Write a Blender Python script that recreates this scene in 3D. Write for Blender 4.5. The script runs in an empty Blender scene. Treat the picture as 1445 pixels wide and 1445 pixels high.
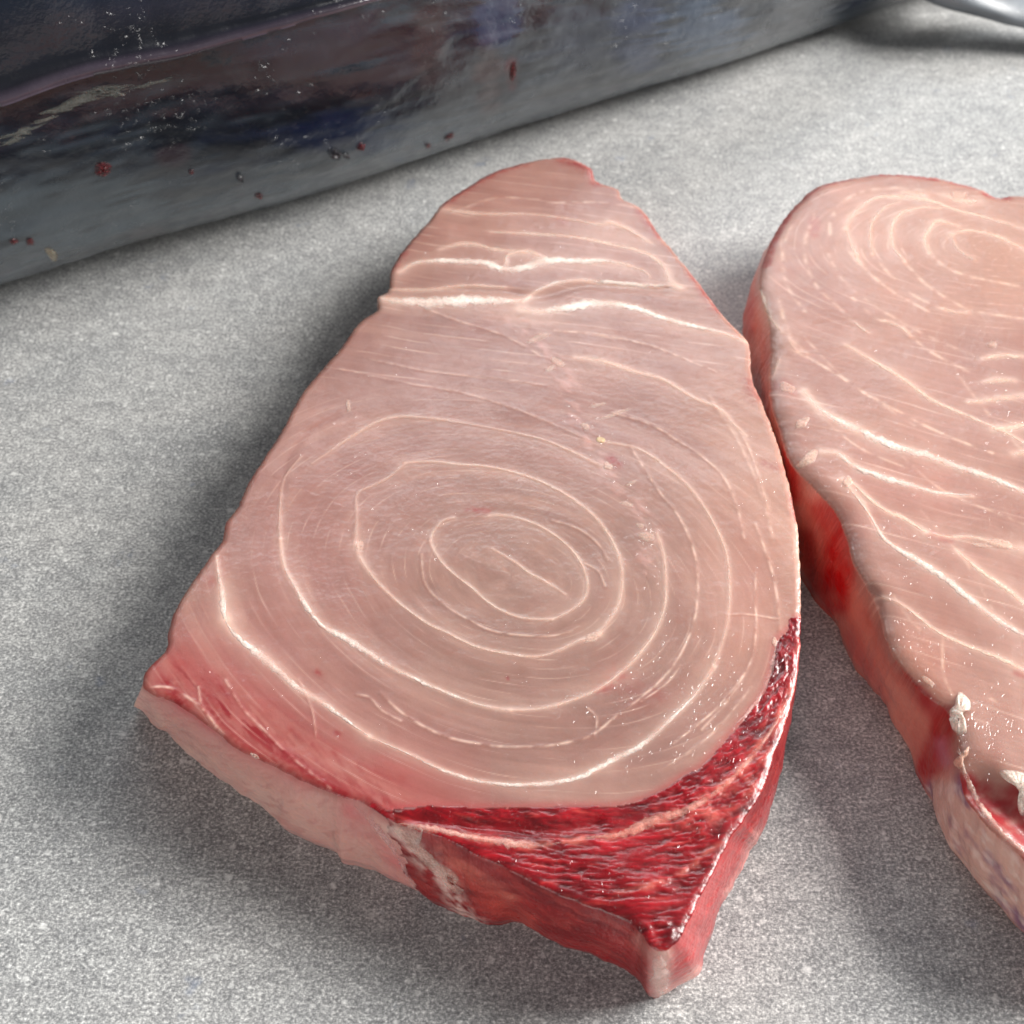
import bpy, math, random
import numpy as np
from mathutils import Vector
from mathutils.bvhtree import BVHTree

# ------------------------------------------------------------------ camera, world, lamps, exposure
random.seed(7)
rng = np.random.default_rng(7)
scene = bpy.context.scene
COL = scene.collection
PITCH = math.radians(48.0)
FPX = 1882.0                     # focal length in photo pixels (photo is 1445 x 1445)
CAMZ = 0.345
T = 0.033                        # thickness of the steaks
cd = bpy.data.cameras.new('camera')
cd.sensor_width = 36.0
cd.lens = FPX / 1445.0 * 36.0
cd.clip_start = 0.01
cd.clip_end = 20.0
cam = bpy.data.objects.new('camera', cd)
cam.location = (0, 0, CAMZ)
cam.rotation_euler = (math.pi / 2 - PITCH, 0, 0)
COL.objects.link(cam)
scene.camera = cam
cd.dof.use_dof = True
cd.dof.focus_distance = 0.375
cd.dof.aperture_fstop = 19.0

world = bpy.data.worlds.new('World')
scene.world = world
world.use_nodes = True
bg = world.node_tree.nodes['Background']
bg.inputs[0].default_value = (0.90, 0.95, 1.0, 1)
bg.inputs[1].default_value = 0.14


def area(name, loc, target, sx, sy, power, color):
    l = bpy.data.lights.new(name, 'AREA')
    l.shape = 'RECTANGLE'
    l.size = sx
    l.size_y = sy
    l.energy = power
    l.color = color
    o = bpy.data.objects.new(name, l)
    o.location = loc
    d = Vector(target) - Vector(loc)
    o.rotation_euler = d.to_track_quat('-Z', 'Y').to_euler()
    COL.objects.link(o)
    return o


area('window_light', (2.65, 1.05, 1.70), (0.0, 0.35, 0.0), 1.9, 1.5, 270.0, (1.0, 0.975, 0.94))
area('back_sheen_light', (-0.15, 2.45, 1.65), (0.0, 0.5, 0.0), 2.4, 0.6, 28.0, (0.92, 0.96, 1.0))  # added soft lamp behind, widened to lay a sheen on the wet tops
area('room_light', (-0.5, -1.3, 0.55), (0.0, 0.3, 0.0), 1.6, 0.9, 13.0, (1.0, 0.97, 0.93))

vs = scene.view_settings
vs.view_transform = 'Standard'
vs.look = 'None'
vs.exposure = 0.06
vs.gamma = 1.0
vs.use_curve_mapping = False

# ------------------------------------------------------------------ helpers
SP, CP = math.sin(PITCH), math.cos(PITCH)
CAM = np.array([0, 0, CAMZ])


def ray(u, v):
    a = (np.asarray(u, float) - 722.5) / FPX
    b = (722.5 - np.asarray(v, float)) / FPX
    return np.stack([a, CP + b * SP, -SP + b * CP], -1)


def on_plane(p, z):
    """photo pixels -> world points at height z"""
    p = np.asarray(p, float)
    d = ray(p[..., 0], p[..., 1])
    return CAM + d * ((z - CAMZ) / d[..., 2])[..., None]


def to_px(P):
    q = P - CAM
    depth = q[..., 1] * CP - q[..., 2] * SP
    up = q[..., 1] * SP + q[..., 2] * CP
    return np.stack([722.5 + FPX * q[..., 0] / depth, 722.5 - FPX * up / depth], -1)


def lin(r, g, b):
    c = np.array([r, g, b]) / 255.0
    return np.where(c <= 0.04045, c / 12.92, ((c + 0.055) / 1.055) ** 2.4)


_perm = rng.permutation(512)
_perm = np.concatenate([_perm, _perm])
_ang = rng.random(512) * 2 * math.pi
_gx, _gy = np.cos(_ang), np.sin(_ang)


def perlin(x, y, seed=0):
    x = np.asarray(x, np.float64) + 37.17 * seed
    y = np.asarray(y, np.float64) + 11.31 * seed
    xi = np.floor(x).astype(np.int64)
    yi = np.floor(y).astype(np.int64)
    xf, yf = x - xi, y - yi
    u = xf * xf * xf * (xf * (xf * 6 - 15) + 10)
    v = yf * yf * yf * (yf * (yf * 6 - 15) + 10)

    def g(ix, iy, dx, dy):
        h = _perm[(_perm[ix & 511] + iy) & 511]
        return _gx[h] * dx + _gy[h] * dy
    n00 = g(xi, yi, xf, yf)
    n10 = g(xi + 1, yi, xf - 1, yf)
    n01 = g(xi, yi + 1, xf, yf - 1)
    n11 = g(xi + 1, yi + 1, xf - 1, yf - 1)
    a = n00 + u * (n10 - n00)
    b = n01 + u * (n11 - n01)
    return 1.5 * (a + v * (b - a))


def fbm(x, y, octv=4, seed=0, gain=0.5):
    s, a, t = 0, 1.0, 0
    for k in range(octv):
        s = s + a * perlin(x * 2 ** k, y * 2 ** k, seed + k * 3)
        t += a
        a *= gain
    return s / t


def sstep(a, b, x):
    t = np.clip((x - a) / (b - a), 0, 1)
    return t * t * (3 - 2 * t)


def catmull(P, step, closed=False):
    P = np.asarray(P, float)
    n = len(P)
    out = []
    for i in range(n if closed else n - 1):
        if closed:
            p0, p1, p2, p3 = P[i - 1], P[i], P[(i + 1) % n], P[(i + 2) % n]
        else:
            p0, p1, p2, p3 = P[max(i - 1, 0)], P[i], P[i + 1], P[min(i + 2, n - 1)]
        m = max(1, int(np.linalg.norm((p2 - p1)[:2]) / step))
        t = (np.arange(m) / m)[:, None]
        out.append(0.5 * (2 * p1 + (p2 - p0) * t + (2 * p0 - 5 * p1 + 4 * p2 - p3) * t ** 2
                          + (3 * p1 - p0 - 3 * p2 + p3) * t ** 3))
    if not closed:
        out.append(P[-1:])
    return np.concatenate(out)


def mesh_obj(name, V, F, mat, parent=None, cols=None, smooth=True, attrs=None):
    V = np.asarray(V, np.float32)
    me = bpy.data.meshes.new(name)
    if isinstance(F, np.ndarray):
        n, k = F.shape
        me.vertices.add(len(V))
        me.vertices.foreach_set('co', V.ravel())
        me.loops.add(n * k)
        me.loops.foreach_set('vertex_index', F.astype(np.int32).ravel())
        me.polygons.add(n)
        me.polygons.foreach_set('loop_start', np.arange(0, n * k, k, dtype=np.int32))
        me.update(calc_edges=True)
    else:
        me.from_pydata(V.tolist(), [], F)
        me.update()
    if smooth:
        me.polygons.foreach_set('use_smooth', np.ones(len(me.polygons), bool))
    if cols is not None:
        a = me.attributes.new('Col', 'FLOAT_COLOR', 'POINT')
        c = np.ones((len(V), 4), np.float32)
        c[:, :3] = np.clip(cols, 0, 1)
        a.data.foreach_set('color', c.ravel())
    for k, v in (attrs or {}).items():
        a = me.attributes.new(k, 'FLOAT', 'POINT')
        a.data.foreach_set('value', np.asarray(v, np.float32).ravel())
    me.materials.append(mat)
    o = bpy.data.objects.new(name, me)
    COL.objects.link(o)
    if parent is not None:
        o.parent = parent
        o.matrix_parent_inverse = parent.matrix_world.inverted()
    return o


def empty(name, loc, label, cat, group=None):
    o = bpy.data.objects.new(name, None)
    o.location = loc
    o.empty_display_size = 0.02
    COL.objects.link(o)
    o['label'] = label
    o['category'] = cat
    if group:
        o['group'] = group
    bpy.context.view_layer.update()
    return o


def face_camera(V, F):
    V = np.asarray(V, float)
    out = []
    for f in F:
        a, b, c = V[f[0]], V[f[1]], V[f[2]]
        n = np.cross(b - a, c - a)
        out.append(tuple(f) if n @ (CAM - a) >= 0 else tuple(reversed(tuple(f))))
    return out


class NT:
    def __init__(self, name):
        self.m = bpy.data.materials.new(name)
        self.m.use_nodes = True
        self.t = self.m.node_tree
        self.b = self.t.nodes['Principled BSDF']
        self.out = self.t.nodes['Material Output']

    def n(self, typ, **kw):
        nd = self.t.nodes.new(typ)
        for k, v in kw.items():
            if k.startswith('i_'):
                nd.inputs[k[2:]].default_value = v
            else:
                setattr(nd, k, v)
        return nd

    def l(self, a, b):
        self.t.links.new(a, b)

    def noise(self, vec, scale, detail=2.0, rough=0.5):
        nd = self.n('ShaderNodeTexNoise')
        nd.inputs['Scale'].default_value = scale
        nd.inputs['Detail'].default_value = detail
        nd.inputs['Roughness'].default_value = rough
        if vec is not None:
            self.l(vec, nd.inputs['Vector'])
        return nd.outputs['Fac']

    def ramp(self, fac, stops):
        nd = self.n('ShaderNodeValToRGB')
        e = nd.color_ramp.elements
        while len(e) < len(stops):
            e.new(0.5)
        for el, (p, c) in zip(e, stops):
            el.position = p
            el.color = (*c, 1) if len(c) == 3 else c
        self.l(fac, nd.inputs['Fac'])
        return nd.outputs['Color']

    def mix(self, fac, a, b, blend='MIX'):
        nd = self.n('ShaderNodeMix', data_type='RGBA', blend_type=blend)
        for sock, val in ((nd.inputs[0], fac), (nd.inputs[6], a), (nd.inputs[7], b)):
            if isinstance(val, bpy.types.NodeSocket):
                self.l(val, sock)
            elif isinstance(val, (int, float)):
                sock.default_value = val
            else:
                sock.default_value = (*val, 1)
        return nd.outputs[2]

    def coord(self, scale=None):
        tc = self.n('ShaderNodeTexCoord')
        if scale is None:
            return tc.outputs['Object']
        mp = self.n('ShaderNodeMapping')
        mp.inputs['Scale'].default_value = scale
        self.l(tc.outputs['Object'], mp.inputs['Vector'])
        return mp.outputs['Vector']

    def bump(self, h, strength, dist, normal=None):
        nd = self.n('ShaderNodeBump')
        nd.inputs['Strength'].default_value = strength
        nd.inputs['Distance'].default_value = dist
        self.l(h, nd.inputs['Height'])
        if normal is not None:
            self.l(normal, nd.inputs['Normal'])
        return nd.outputs['Normal']


# ------------------------------------------------------------------ materials
def flesh_material(name, sss, radius, rough, bump1, bump2, coat, grain):
    w = NT(name)
    at = w.n('ShaderNodeAttribute', attribute_name='Col')
    co = w.coord()
    col = w.mix(grain, at.outputs['Color'], w.ramp(w.noise(co, 900, 4, 0.7), [(0.3, (0.25, 0.2, 0.2)), (0.75, (0.85, 0.8, 0.8))]), 'OVERLAY')
    w.l(col, w.b.inputs['Base Color'])
    w.b.inputs['Subsurface Weight'].default_value = sss
    w.b.inputs['Subsurface Radius'].default_value = radius
    w.b.inputs['Subsurface Scale'].default_value = 0.0034
    w.b.inputs['Specular IOR Level'].default_value = 0.5
    rr = w.n('ShaderNodeMapRange')
    rr.inputs['To Min'].default_value = rough[0]
    rr.inputs['To Max'].default_value = rough[1]
    w.l(w.noise(co, 260, 3, 0.6), rr.inputs['Value'])
    w.l(rr.outputs[0], w.b.inputs['Roughness'])
    base_n = w.bump(w.noise(co, 1300, 3, 0.6), bump1 * 0.12, 0.0004)
    w.l(base_n, w.b.inputs['Normal'])
    dr = w.n('ShaderNodeMapRange')
    dr.inputs['From Min'].default_value = 0.57
    dr.inputs['From Max'].default_value = 0.74
    w.l(w.noise(co, 1250, 2, 0.6), dr.inputs['Value'])
    cl = w.n('ShaderNodeMapRange')
    cl.inputs['From Min'].default_value = 0.42
    cl.inputs['From Max'].default_value = 0.66
    w.l(w.noise(co, 110, 2, 0.6), cl.inputs['Value'])
    mm = w.n('ShaderNodeMath', operation='MULTIPLY')
    w.l(dr.outputs[0], mm.inputs[0])
    w.l(cl.outputs[0], mm.inputs[1])
    n1 = w.bump(mm.outputs[0], 1.0, 0.0011)
    n2 = w.bump(w.noise(co, 520, 2, 0.55), bump2, 0.0010, n1)
    w.l(n2, w.b.inputs['Coat Normal'])
    w.b.inputs['Coat Weight'].default_value = coat
    w.b.inputs['Coat Roughness'].default_value = 0.13
    w.b.inputs['Coat IOR'].default_value = 1.42
    return w.m


MAT_FLESH = flesh_material('pale_flesh', 0.85, (1.0, 0.45, 0.30), (0.3, 0.55), 0.5, 0.3, 0.5, 0.07)
MAT_RED = flesh_material('dark_red_flesh', 0.45, (1.0, 0.2, 0.12), (0.2, 0.42), 0.6, 0.5, 0.45, 0.2)


def tissue_material():
    w = NT('white_tissue')
    at = w.n('ShaderNodeAttribute', attribute_name='Col')
    al = w.n('ShaderNodeAttribute', attribute_name='Alpha')
    co = w.coord()
    w.l(at.outputs['Color'], w.b.inputs['Base Color'])
    w.b.inputs['Subsurface Weight'].default_value = 0.6
    w.b.inputs['Subsurface Radius'].default_value = (1, 0.6, 0.5)
    w.b.inputs['Subsurface Scale'].default_value = 0.002
    w.b.inputs['Roughness'].default_value = 0.32
    w.l(w.bump(w.noise(co, 1600, 3, 0.6), 0.25, 0.0003), w.b.inputs['Normal'])
    nz = w.n('ShaderNodeMath', operation='MULTIPLY_ADD')
    w.l(w.noise(co, 1500, 3, 0.6), nz.inputs[0])
    nz.inputs[1].default_value = 1.8
    nz.inputs[2].default_value = -0.92
    ad = w.n('ShaderNodeMath', operation='ADD', use_clamp=True)
    mu = w.n('ShaderNodeMath', operation='MULTIPLY')
    w.l(al.outputs['Fac'], ad.inputs[0])
    w.l(nz.outputs[0], mu.inputs[0])
    w.l(al.outputs['Fac'], mu.inputs[1])
    w.l(mu.outputs[0], ad.inputs[1])
    w.l(ad.outputs[0], w.b.inputs['Alpha'])
    return w.m


MAT_TISSUE = tissue_material()


def glint_material():
    """clear gloss of the added glint facets: lets the flesh show through and only mirrors the lamps"""
    w = NT('clear_glint')
    tr = w.n('ShaderNodeBsdfTransparent')
    gl = w.n('ShaderNodeBsdfGlossy')
    gl.inputs['Roughness'].default_value = 0.16
    mx = w.n('ShaderNodeMixShader')
    mx.inputs[0].default_value = 0.045
    w.l(tr.outputs[0], mx.inputs[1])
    w.l(gl.outputs[0], mx.inputs[2])
    w.l(mx.outputs[0], w.out.inputs['Surface'])
    return w.m


MAT_GLINT = glint_material()


def stone_material():
    w = NT('speckled_grey_stone')
    co = w.coord((0.85, 1.0, 1.0))
    fine = w.noise(co, 1200, 4, 0.75)
    med = w.noise(co, 480, 3, 0.65)
    mid = w.noise(co, 150, 4, 0.7)
    broad = w.noise(co, 24, 3, 0.6)
    c = w.ramp(fine, [(0.36, (0.17, 0.172, 0.175)), (0.47, (0.285, 0.288, 0.287)), (0.56, (0.42, 0.42, 0.415)), (0.66, (0.76, 0.76, 0.74))])
    c = w.mix(0.32, c, w.ramp(med, [(0.36, (0.24, 0.24, 0.245)), (0.52, (0.5, 0.5, 0.5)), (0.68, (0.88, 0.88, 0.87))]), 'OVERLAY')
    c = w.mix(0.42, c, w.ramp(mid, [(0.36, (0.30, 0.30, 0.31)), (0.66, (0.72, 0.72, 0.71))]), 'OVERLAY')
    c = w.mix(0.4, c, w.ramp(broad, [(0.35, (0.38, 0.39, 0.40)), (0.65, (0.62, 0.61, 0.60))]), 'OVERLAY')
    # larger pale grains of uneven shape, sparse
    vo = w.n('ShaderNodeTexVoronoi', feature='F1')
    vo.inputs['Scale'].default_value = 120
    vo.inputs['Randomness'].default_value = 1.0
    dist = w.n('ShaderNodeMath', operation='MULTIPLY_ADD')
    w.l(w.noise(co, 900, 2, 0.6), dist.inputs[0])
    dist.inputs[1].default_value = 0.16
    w.l(vo.outputs['Distance'], dist.inputs[2])
    w.l(co, vo.inputs['Vector'])
    sep = w.n('ShaderNodeSeparateColor')
    w.l(vo.outputs['Color'], sep.inputs[0])
    size = w.n('ShaderNodeMapRange')
    size.inputs['From Min'].default_value = 0.35
    size.inputs['From Max'].default_value = 1.0
    size.inputs['To Min'].default_value = 0.0
    size.inputs['To Max'].default_value = 0.235
    w.l(sep.outputs[0], size.inputs['Value'])
    sub = w.n('ShaderNodeMath', operation='SUBTRACT')
    w.l(size.outputs[0], sub.inputs[0])
    w.l(dist.outputs[0], sub.inputs[1])
    fac = w.n('ShaderNodeMapRange')
    fac.inputs['From Min'].default_value = -0.02
    fac.inputs['From Max'].default_value = 0.07
    fac.inputs['To Max'].default_value = 0.6
    w.l(sub.outputs[0], fac.inputs['Value'])
    c = w.mix(fac.outputs[0], c, (0.80, 0.80, 0.78))
    v2 = w.n('ShaderNodeTexVoronoi', feature='F1')
    v2.inputs['Scale'].default_value = 430
    w.l(co, v2.inputs['Vector'])
    s2 = w.n('ShaderNodeSeparateColor')
    w.l(v2.outputs['Color'], s2.inputs[0])
    z2 = w.n('ShaderNodeMapRange')
    z2.inputs['From Min'].default_value = 0.72
    z2.inputs['To Max'].default_value = 0.42
    w.l(s2.outputs[0], z2.inputs['Value'])
    q2 = w.n('ShaderNodeMath', operation='SUBTRACT')
    w.l(z2.outputs[0], q2.inputs[0])
    w.l(v2.outputs['Distance'], q2.inputs[1])
    f2 = w.n('ShaderNodeMapRange')
    f2.inputs['From Min'].default_value = -0.05
    f2.inputs['From Max'].default_value = 0.15
    f2.inputs['To Max'].default_value = 0.42
    w.l(q2.outputs[0], f2.inputs['Value'])
    c = w.mix(f2.outputs[0], c, (0.82, 0.82, 0.80))
    # faint bluish and ochre grains
    t1 = w.ramp(w.noise(co, 60, 3, 0.7), [(0.66, (0, 0, 0)), (0.74, (1, 1, 1))])
    c = w.mix(w.mix(0.75, (0, 0, 0), t1), c, w.mix(0.6, c, (0.13, 0.17, 0.26)))
    w.l(c, w.b.inputs['Base Color'])
    rr = w.n('ShaderNodeMapRange')
    rr.inputs['To Min'].default_value = 0.36
    rr.inputs['To Max'].default_value = 0.56
    w.l(med, rr.inputs['Value'])
    w.l(rr.outputs[0], w.b.inputs['Roughness'])
    w.b.inputs['Specular IOR Level'].default_value = 0.55
    w.l(w.bump(fine, 0.2, 0.0003), w.b.inputs['Normal'])
    return w.m


def skin_material():
    w = NT('wet_dark_fish_skin')
    at = w.n('ShaderNodeAttribute', attribute_name='Col')
    co = w.coord()
    w.l(at.outputs['Color'], w.b.inputs['Base Color'])
    rr = w.n('ShaderNodeMapRange')
    rr.inputs['To Min'].default_value = 0.12
    rr.inputs['To Max'].default_value = 0.36
    w.l(w.noise(co, 70, 3, 0.6), rr.inputs['Value'])
    w.l(rr.outputs[0], w.b.inputs['Roughness'])
    w.b.inputs['Specular IOR Level'].default_value = 0.6
    w.b.inputs['Coat Weight'].default_value = 0.6
    w.b.inputs['Coat Roughness'].default_value = 0.07
    n1 = w.bump(w.noise(co, 420, 3, 0.6), 0.22, 0.0008)
    n2 = w.bump(w.noise(co, 60, 2, 0.5), 0.16, 0.003, n1)
    dr = w.n('ShaderNodeMapRange')
    dr.inputs['From Min'].default_value = 0.60
    dr.inputs['From Max'].default_value = 0.74
    w.l(w.noise(w.coord((0.5, 1, 1)), 420, 2, 0.6), dr.inputs['Value'])
    cl = w.n('ShaderNodeMapRange')
    cl.inputs['From Min'].default_value = 0.50
    cl.inputs['From Max'].default_value = 0.68
    w.l(w.noise(w.coord((0.5, 1, 1)), 34, 3, 0.6), cl.inputs['Value'])
    mm = w.n('ShaderNodeMath', operation='MULTIPLY')
    w.l(dr.outputs[0], mm.inputs[0])
    w.l(cl.outputs[0], mm.inputs[1])
    w.l(w.bump(mm.outputs[0], 1.0, 0.0016, n2), w.b.inputs['Coat Normal'])
    w.l(n2, w.b.inputs['Normal'])
    return w.m


def plain(name, col, rough, sss=0.0, bump=0.3, scale=600):
    w = NT(name)
    co = w.coord()
    c = w.ramp(w.noise(co, scale, 3, 0.6), [(0.3, tuple(np.array(col) * 0.6)), (0.7, tuple(np.clip(np.array(col) * 1.35, 0, 1)))])
    w.l(c, w.b.inputs['Base Color'])
    w.b.inputs['Roughness'].default_value = rough
    w.b.inputs['Subsurface Weight'].default_value = sss
    w.b.inputs['Subsurface Scale'].default_value = 0.002
    w.l(w.bump(w.noise(co, scale, 2), bump, 0.0008), w.b.inputs['Normal'])
    return w.m


MAT_STONE = stone_material()
MAT_SKIN = skin_material()
MAT_TAIL = MAT_SKIN.copy()
MAT_TAIL.name = 'dull_fin_skin'
MAT_TAIL.node_tree.nodes['Principled BSDF'].inputs['Coat Weight'].default_value = 0.08
for _n in MAT_TAIL.node_tree.nodes:
    if _n.type == 'MAP_RANGE' and abs(_n.inputs['To Max'].default_value - 0.36) < 1e-4:
        _n.inputs['To Min'].default_value = 0.35
        _n.inputs['To Max'].default_value = 0.6


# ------------------------------------------------------------------ countertop
def build_counter():
    x0, x1, y0, y1, z = -1.1, 1.3, -0.25, 1.5, -0.03
    V = [(x0, y0, 0), (x1, y0, 0), (x1, y1, 0), (x0, y1, 0), (x0, y0, z), (x1, y0, z), (x1, y1, z), (x0, y1, z)]
    F = [(0, 1, 2, 3), (7, 6, 5, 4), (0, 4, 5, 1), (1, 5, 6, 2), (2, 6, 7, 3), (3, 7, 4, 0)]
    o = mesh_obj('countertop', V, F, MAT_STONE, smooth=False)
    o['kind'] = 'structure'
    o['label'] = 'grey speckled stone countertop under the fish'
    return o


build_counter()


# ------------------------------------------------------------------ steak builder
class Steak:
    """One thick slab of fish.  Top outline traced at height T, foot outline at the counter."""

    def __init__(self, pairs, h, seed):
        self.h = h
        self.seed = seed
        top = np.array([p[0] for p in pairs], float)
        Wt = on_plane(top, T)[:, :2]
        cen = Wt.mean(0)
        Wb = []
        for (t, b), w in zip(pairs, Wt):
            if b is None:
                d = (w - cen) / np.linalg.norm(w - cen)
                Wb.append(w - d * 0.0035)
            else:
                Wb.append(on_plane(np.array(b, float), 0.0)[:2])
        both = catmull(np.concatenate([Wt, np.array(Wb)], 1), 0.0007, True)
        L, B = both[:, :2], both[:, 2:]
        k = np.arange(len(L))
        tan = np.roll(L, -1, 0) - np.roll(L, 1, 0)
        tan /= np.linalg.norm(tan, axis=1)[:, None] + 1e-12
        area2 = np.sum(L[:, 0] * np.roll(L[:, 1], -1) - L[:, 1] * np.roll(L[:, 0], -1))
        nor = np.stack([tan[:, 1], -tan[:, 0]], 1) * (1 if area2 > 0 else -1)
        jag = 0.00045 * fbm(L[:, 0] * 260, L[:, 1] * 260, 3, seed)[:, None]
        L = L + nor * jag
        B = B + nor * (0.0012 * fbm(B[:, 0] * 120, B[:, 1] * 120, 3, seed + 5)[:, None])
        self.L, self.B, self.N = L, B, nor
        # grid
        lo, hi = L.min(0) - 3 * h, L.max(0) + 3 * h
        nx, ny = int((hi[0] - lo[0]) / h) + 1, int((hi[1] - lo[1]) / h) + 1
        self.lo, self.nx, self.ny = lo, nx, ny
        self.X, self.Y = np.meshgrid(lo[0] + np.arange(nx) * h, lo[1] + np.arange(ny) * h)
        self.inside = self.poly_mask(L)
        self.D, self.idx, _ = self.stamp(np.concatenate([L, L[:1]]), 0.008)
        P = np.stack([self.X, self.Y, np.full_like(self.X, T)], -1)
        px = to_px(P)
        self.U, self.V = px[..., 0], px[..., 1]
        self.C = np.zeros((ny, nx, 3))
        self.Z = np.zeros((ny, nx))

    def poly_mask(self, L):
        m = np.zeros((self.ny, self.nx), bool)
        a, b = L, np.roll(L, -1, 0)
        xs = self.lo[0] + np.arange(self.nx) * self.h
        for j in range(self.ny):
            y = self.lo[1] + j * self.h
            hit = (a[:, 1] > y) != (b[:, 1] > y)
            if not hit.any():
                continue
            xa = a[hit, 0] + (y - a[hit, 1]) / (b[hit, 1] - a[hit, 1]) * (b[hit, 0] - a[hit, 0])
            m[j] = (np.searchsorted(np.sort(xa), xs) % 2) == 1
        return m

    def stamp(self, L, r):
        """distance, arc fraction and side of a polyline within radius r"""
        D = np.full((self.ny, self.nx), 1e3)
        S = np.zeros((self.ny, self.nx))
        G = np.ones((self.ny, self.nx))
        n = len(L) - 1
        for i in range(n):
            p, q = L[i], L[i + 1]
            lo = np.floor((np.minimum(p, q) - r - self.lo) / self.h).astype(int)
            hi = np.ceil((np.maximum(p, q) + r - self.lo) / self.h).astype(int) + 1
            x0, y0 = max(lo[0], 0), max(lo[1], 0)
            x1, y1 = min(hi[0], self.nx), min(hi[1], self.ny)
            if x1 <= x0 or y1 <= y0:
                continue
            X, Y = self.X[y0:y1, x0:x1], self.Y[y0:y1, x0:x1]
            d = q - p
            l2 = d @ d + 1e-18
            t = np.clip(((X - p[0]) * d[0] + (Y - p[1]) * d[1]) / l2, 0, 1)
            dist = np.hypot(X - p[0] - t * d[0], Y - p[1] - t * d[1])
            w = dist < D[y0:y1, x0:x1]
            D[y0:y1, x0:x1][w] = dist[w]
            S[y0:y1, x0:x1][w] = ((i + t) / n)[w]
            G[y0:y1, x0:x1][w] = np.sign((X - p[0]) * d[1] - (Y - p[1]) * d[0])[w]
        return D, S, G

    def px_line(self, pts, r_px, step=3.0):
        """stamp of a photo-pixel polyline on the top face; distance returned in pixels"""
        L = on_plane(catmull(np.array(pts, float), step), T)
        sc = np.linalg.norm(L - CAM, axis=1).mean() / FPX
        D, S, G = self.stamp(L[:, :2], r_px * sc)
        return D / sc, S, G

    def tint(self, m, c):
        self.C += (c - self.C) * np.clip(m, 0, 1)[..., None]

    def finish(self, name, parent, side_color, red_poly=None, red_cols=None, side_bulge=0.0012):
        h = self.h
        vin = self.inside & (self.D > 0.45 * h)
        cell = vin[:-1, :-1] & vin[1:, :-1] & vin[:-1, 1:] & vin[1:, 1:]
        for _ in range(4):      # drop cells that would touch only by a corner
            c = np.pad(cell, 1)
            bad = cell & ~(c[:-2, 1:-1] | c[2:, 1:-1])
            bad |= cell & ~(c[1:-1, :-2] | c[1:-1, 2:])
            d1 = c[1:-1, 1:-1] & c[2:, 2:] & ~c[2:, 1:-1] & ~c[1:-1, 2:]
            d2 = c[1:-1, 1:-1] & c[2:, :-2] & ~c[2:, 1:-1] & ~c[1:-1, :-2]
            bad |= d1 | d2
            if not bad.any():
                break
            cell &= ~bad
        jj, ii = np.nonzero(cell)
        nx = self.nx
        a = jj * nx + ii
        quads = np.stack([a, a + 1, a + 1 + nx, a + nx], 1)
        # boundary loop
        e = np.concatenate([quads[:, [k, (k + 1) % 4]] for k in range(4)])
        key = e[:, 0].astype(np.int64) * (self.nx * self.ny) + e[:, 1]
        rev = e[:, 1].astype(np.int64) * (self.nx * self.ny) + e[:, 0]
        bnd = e[~np.isin(key, rev)]
        nxt = {}
        for p, q in bnd:
            nxt.setdefault(int(p), []).append(int(q))
        loops, seen = [], set()
        for s in list(nxt):
            if s in seen:
                continue
            loop, v = [], s
            while v not in seen:
                seen.add(v)
                loop.append(v)
                v = nxt[v][0]
            loops.append(loop)
        loop = np.array(max(loops, key=len))
        # snap the rim to the outline
        X, Y = self.X.ravel().copy(), self.Y.ravel().copy()
        Z = self.Z.ravel().copy()
        C = self.C.reshape(-1, 3)
        nL = len(self.L)
        f = self.idx.ravel()[loop] * nL
        f = np.maximum.accumulate(np.unwrap(f / nL * 2 * np.pi)) / (2 * np.pi) * nL if False else f
        # order along the outline, made monotone so that columns never cross
        ang = np.unwrap(f / nL * 2 * np.pi)
        if ang[-1] < ang[0]:
            ang = -np.maximum.accumulate(-ang)
        else:
            ang = np.maximum.accumulate(ang)
        ker = np.ones(5) / 5
        pad = np.concatenate([ang[:2] , ang, ang[-2:]])
        f = (np.convolve(pad, ker, 'valid') / (2 * np.pi) * nL) % nL
        i0 = np.floor(f).astype(int) % nL
        i1 = (i0 + 1) % nL
        t = (f - np.floor(f))[:, None]
        Lp = self.L[i0] * (1 - t) + self.L[i1] * t
        Bp = self.B[i0] * (1 - t) + self.B[i1] * t
        Np = self.N[i0]
        X[loop], Y[loop] = Lp[:, 0], Lp[:, 1]
        rim_z = Z[loop]
        rows = max(14, int(T / (h * 1.25)))
        q = (np.arange(1, rows + 1) / rows)
        n = len(loop)
        Q = q[:, None] * np.ones(n)[None]
        XY = Lp[None] * (1 - Q[..., None]) + Bp[None] * Q[..., None]
        arc = np.concatenate([[0], np.cumsum(np.linalg.norm(np.diff(Lp, axis=0), axis=1))])
        A = np.ones(rows)[:, None] * arc[None]
        bul = side_bulge * np.sin(np.pi * Q) * (1 + 0.5 * fbm(A * 40, Q * 1.5, 3, self.seed + 9))
        bul += 0.0006 * fbm(A * 90, Q * 3, 2, self.seed + 12) * np.sin(np.pi * np.clip(Q, 0, 1)) ** 0.5
        bul += 0.00022 * fbm(A * 700, Q * 24, 2, self.seed + 15) * np.sin(np.pi * np.clip(Q, 0, 1)) ** 0.5
        bul -= 0.0016 * sstep(0.80, 1.0, Q)
        XY = XY + Np[None] * bul[..., None]
        SZ = rim_z[None] * (1 - Q)
        SP3 = np.concatenate([XY, SZ[..., None]], -1)
        side_px = to_px(SP3)
        SC = side_color(side_px, Q, A, C[loop][None] * np.ones((rows, 1, 1)))
        # assemble
        used = np.zeros(self.nx * self.ny, bool)
        used[quads.ravel()] = True
        remap = np.cumsum(used) - 1
        topV = np.stack([X[used], Y[used], Z[used]], 1)
        nt = len(topV)
        V = np.concatenate([topV, SP3.reshape(-1, 3)])
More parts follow.
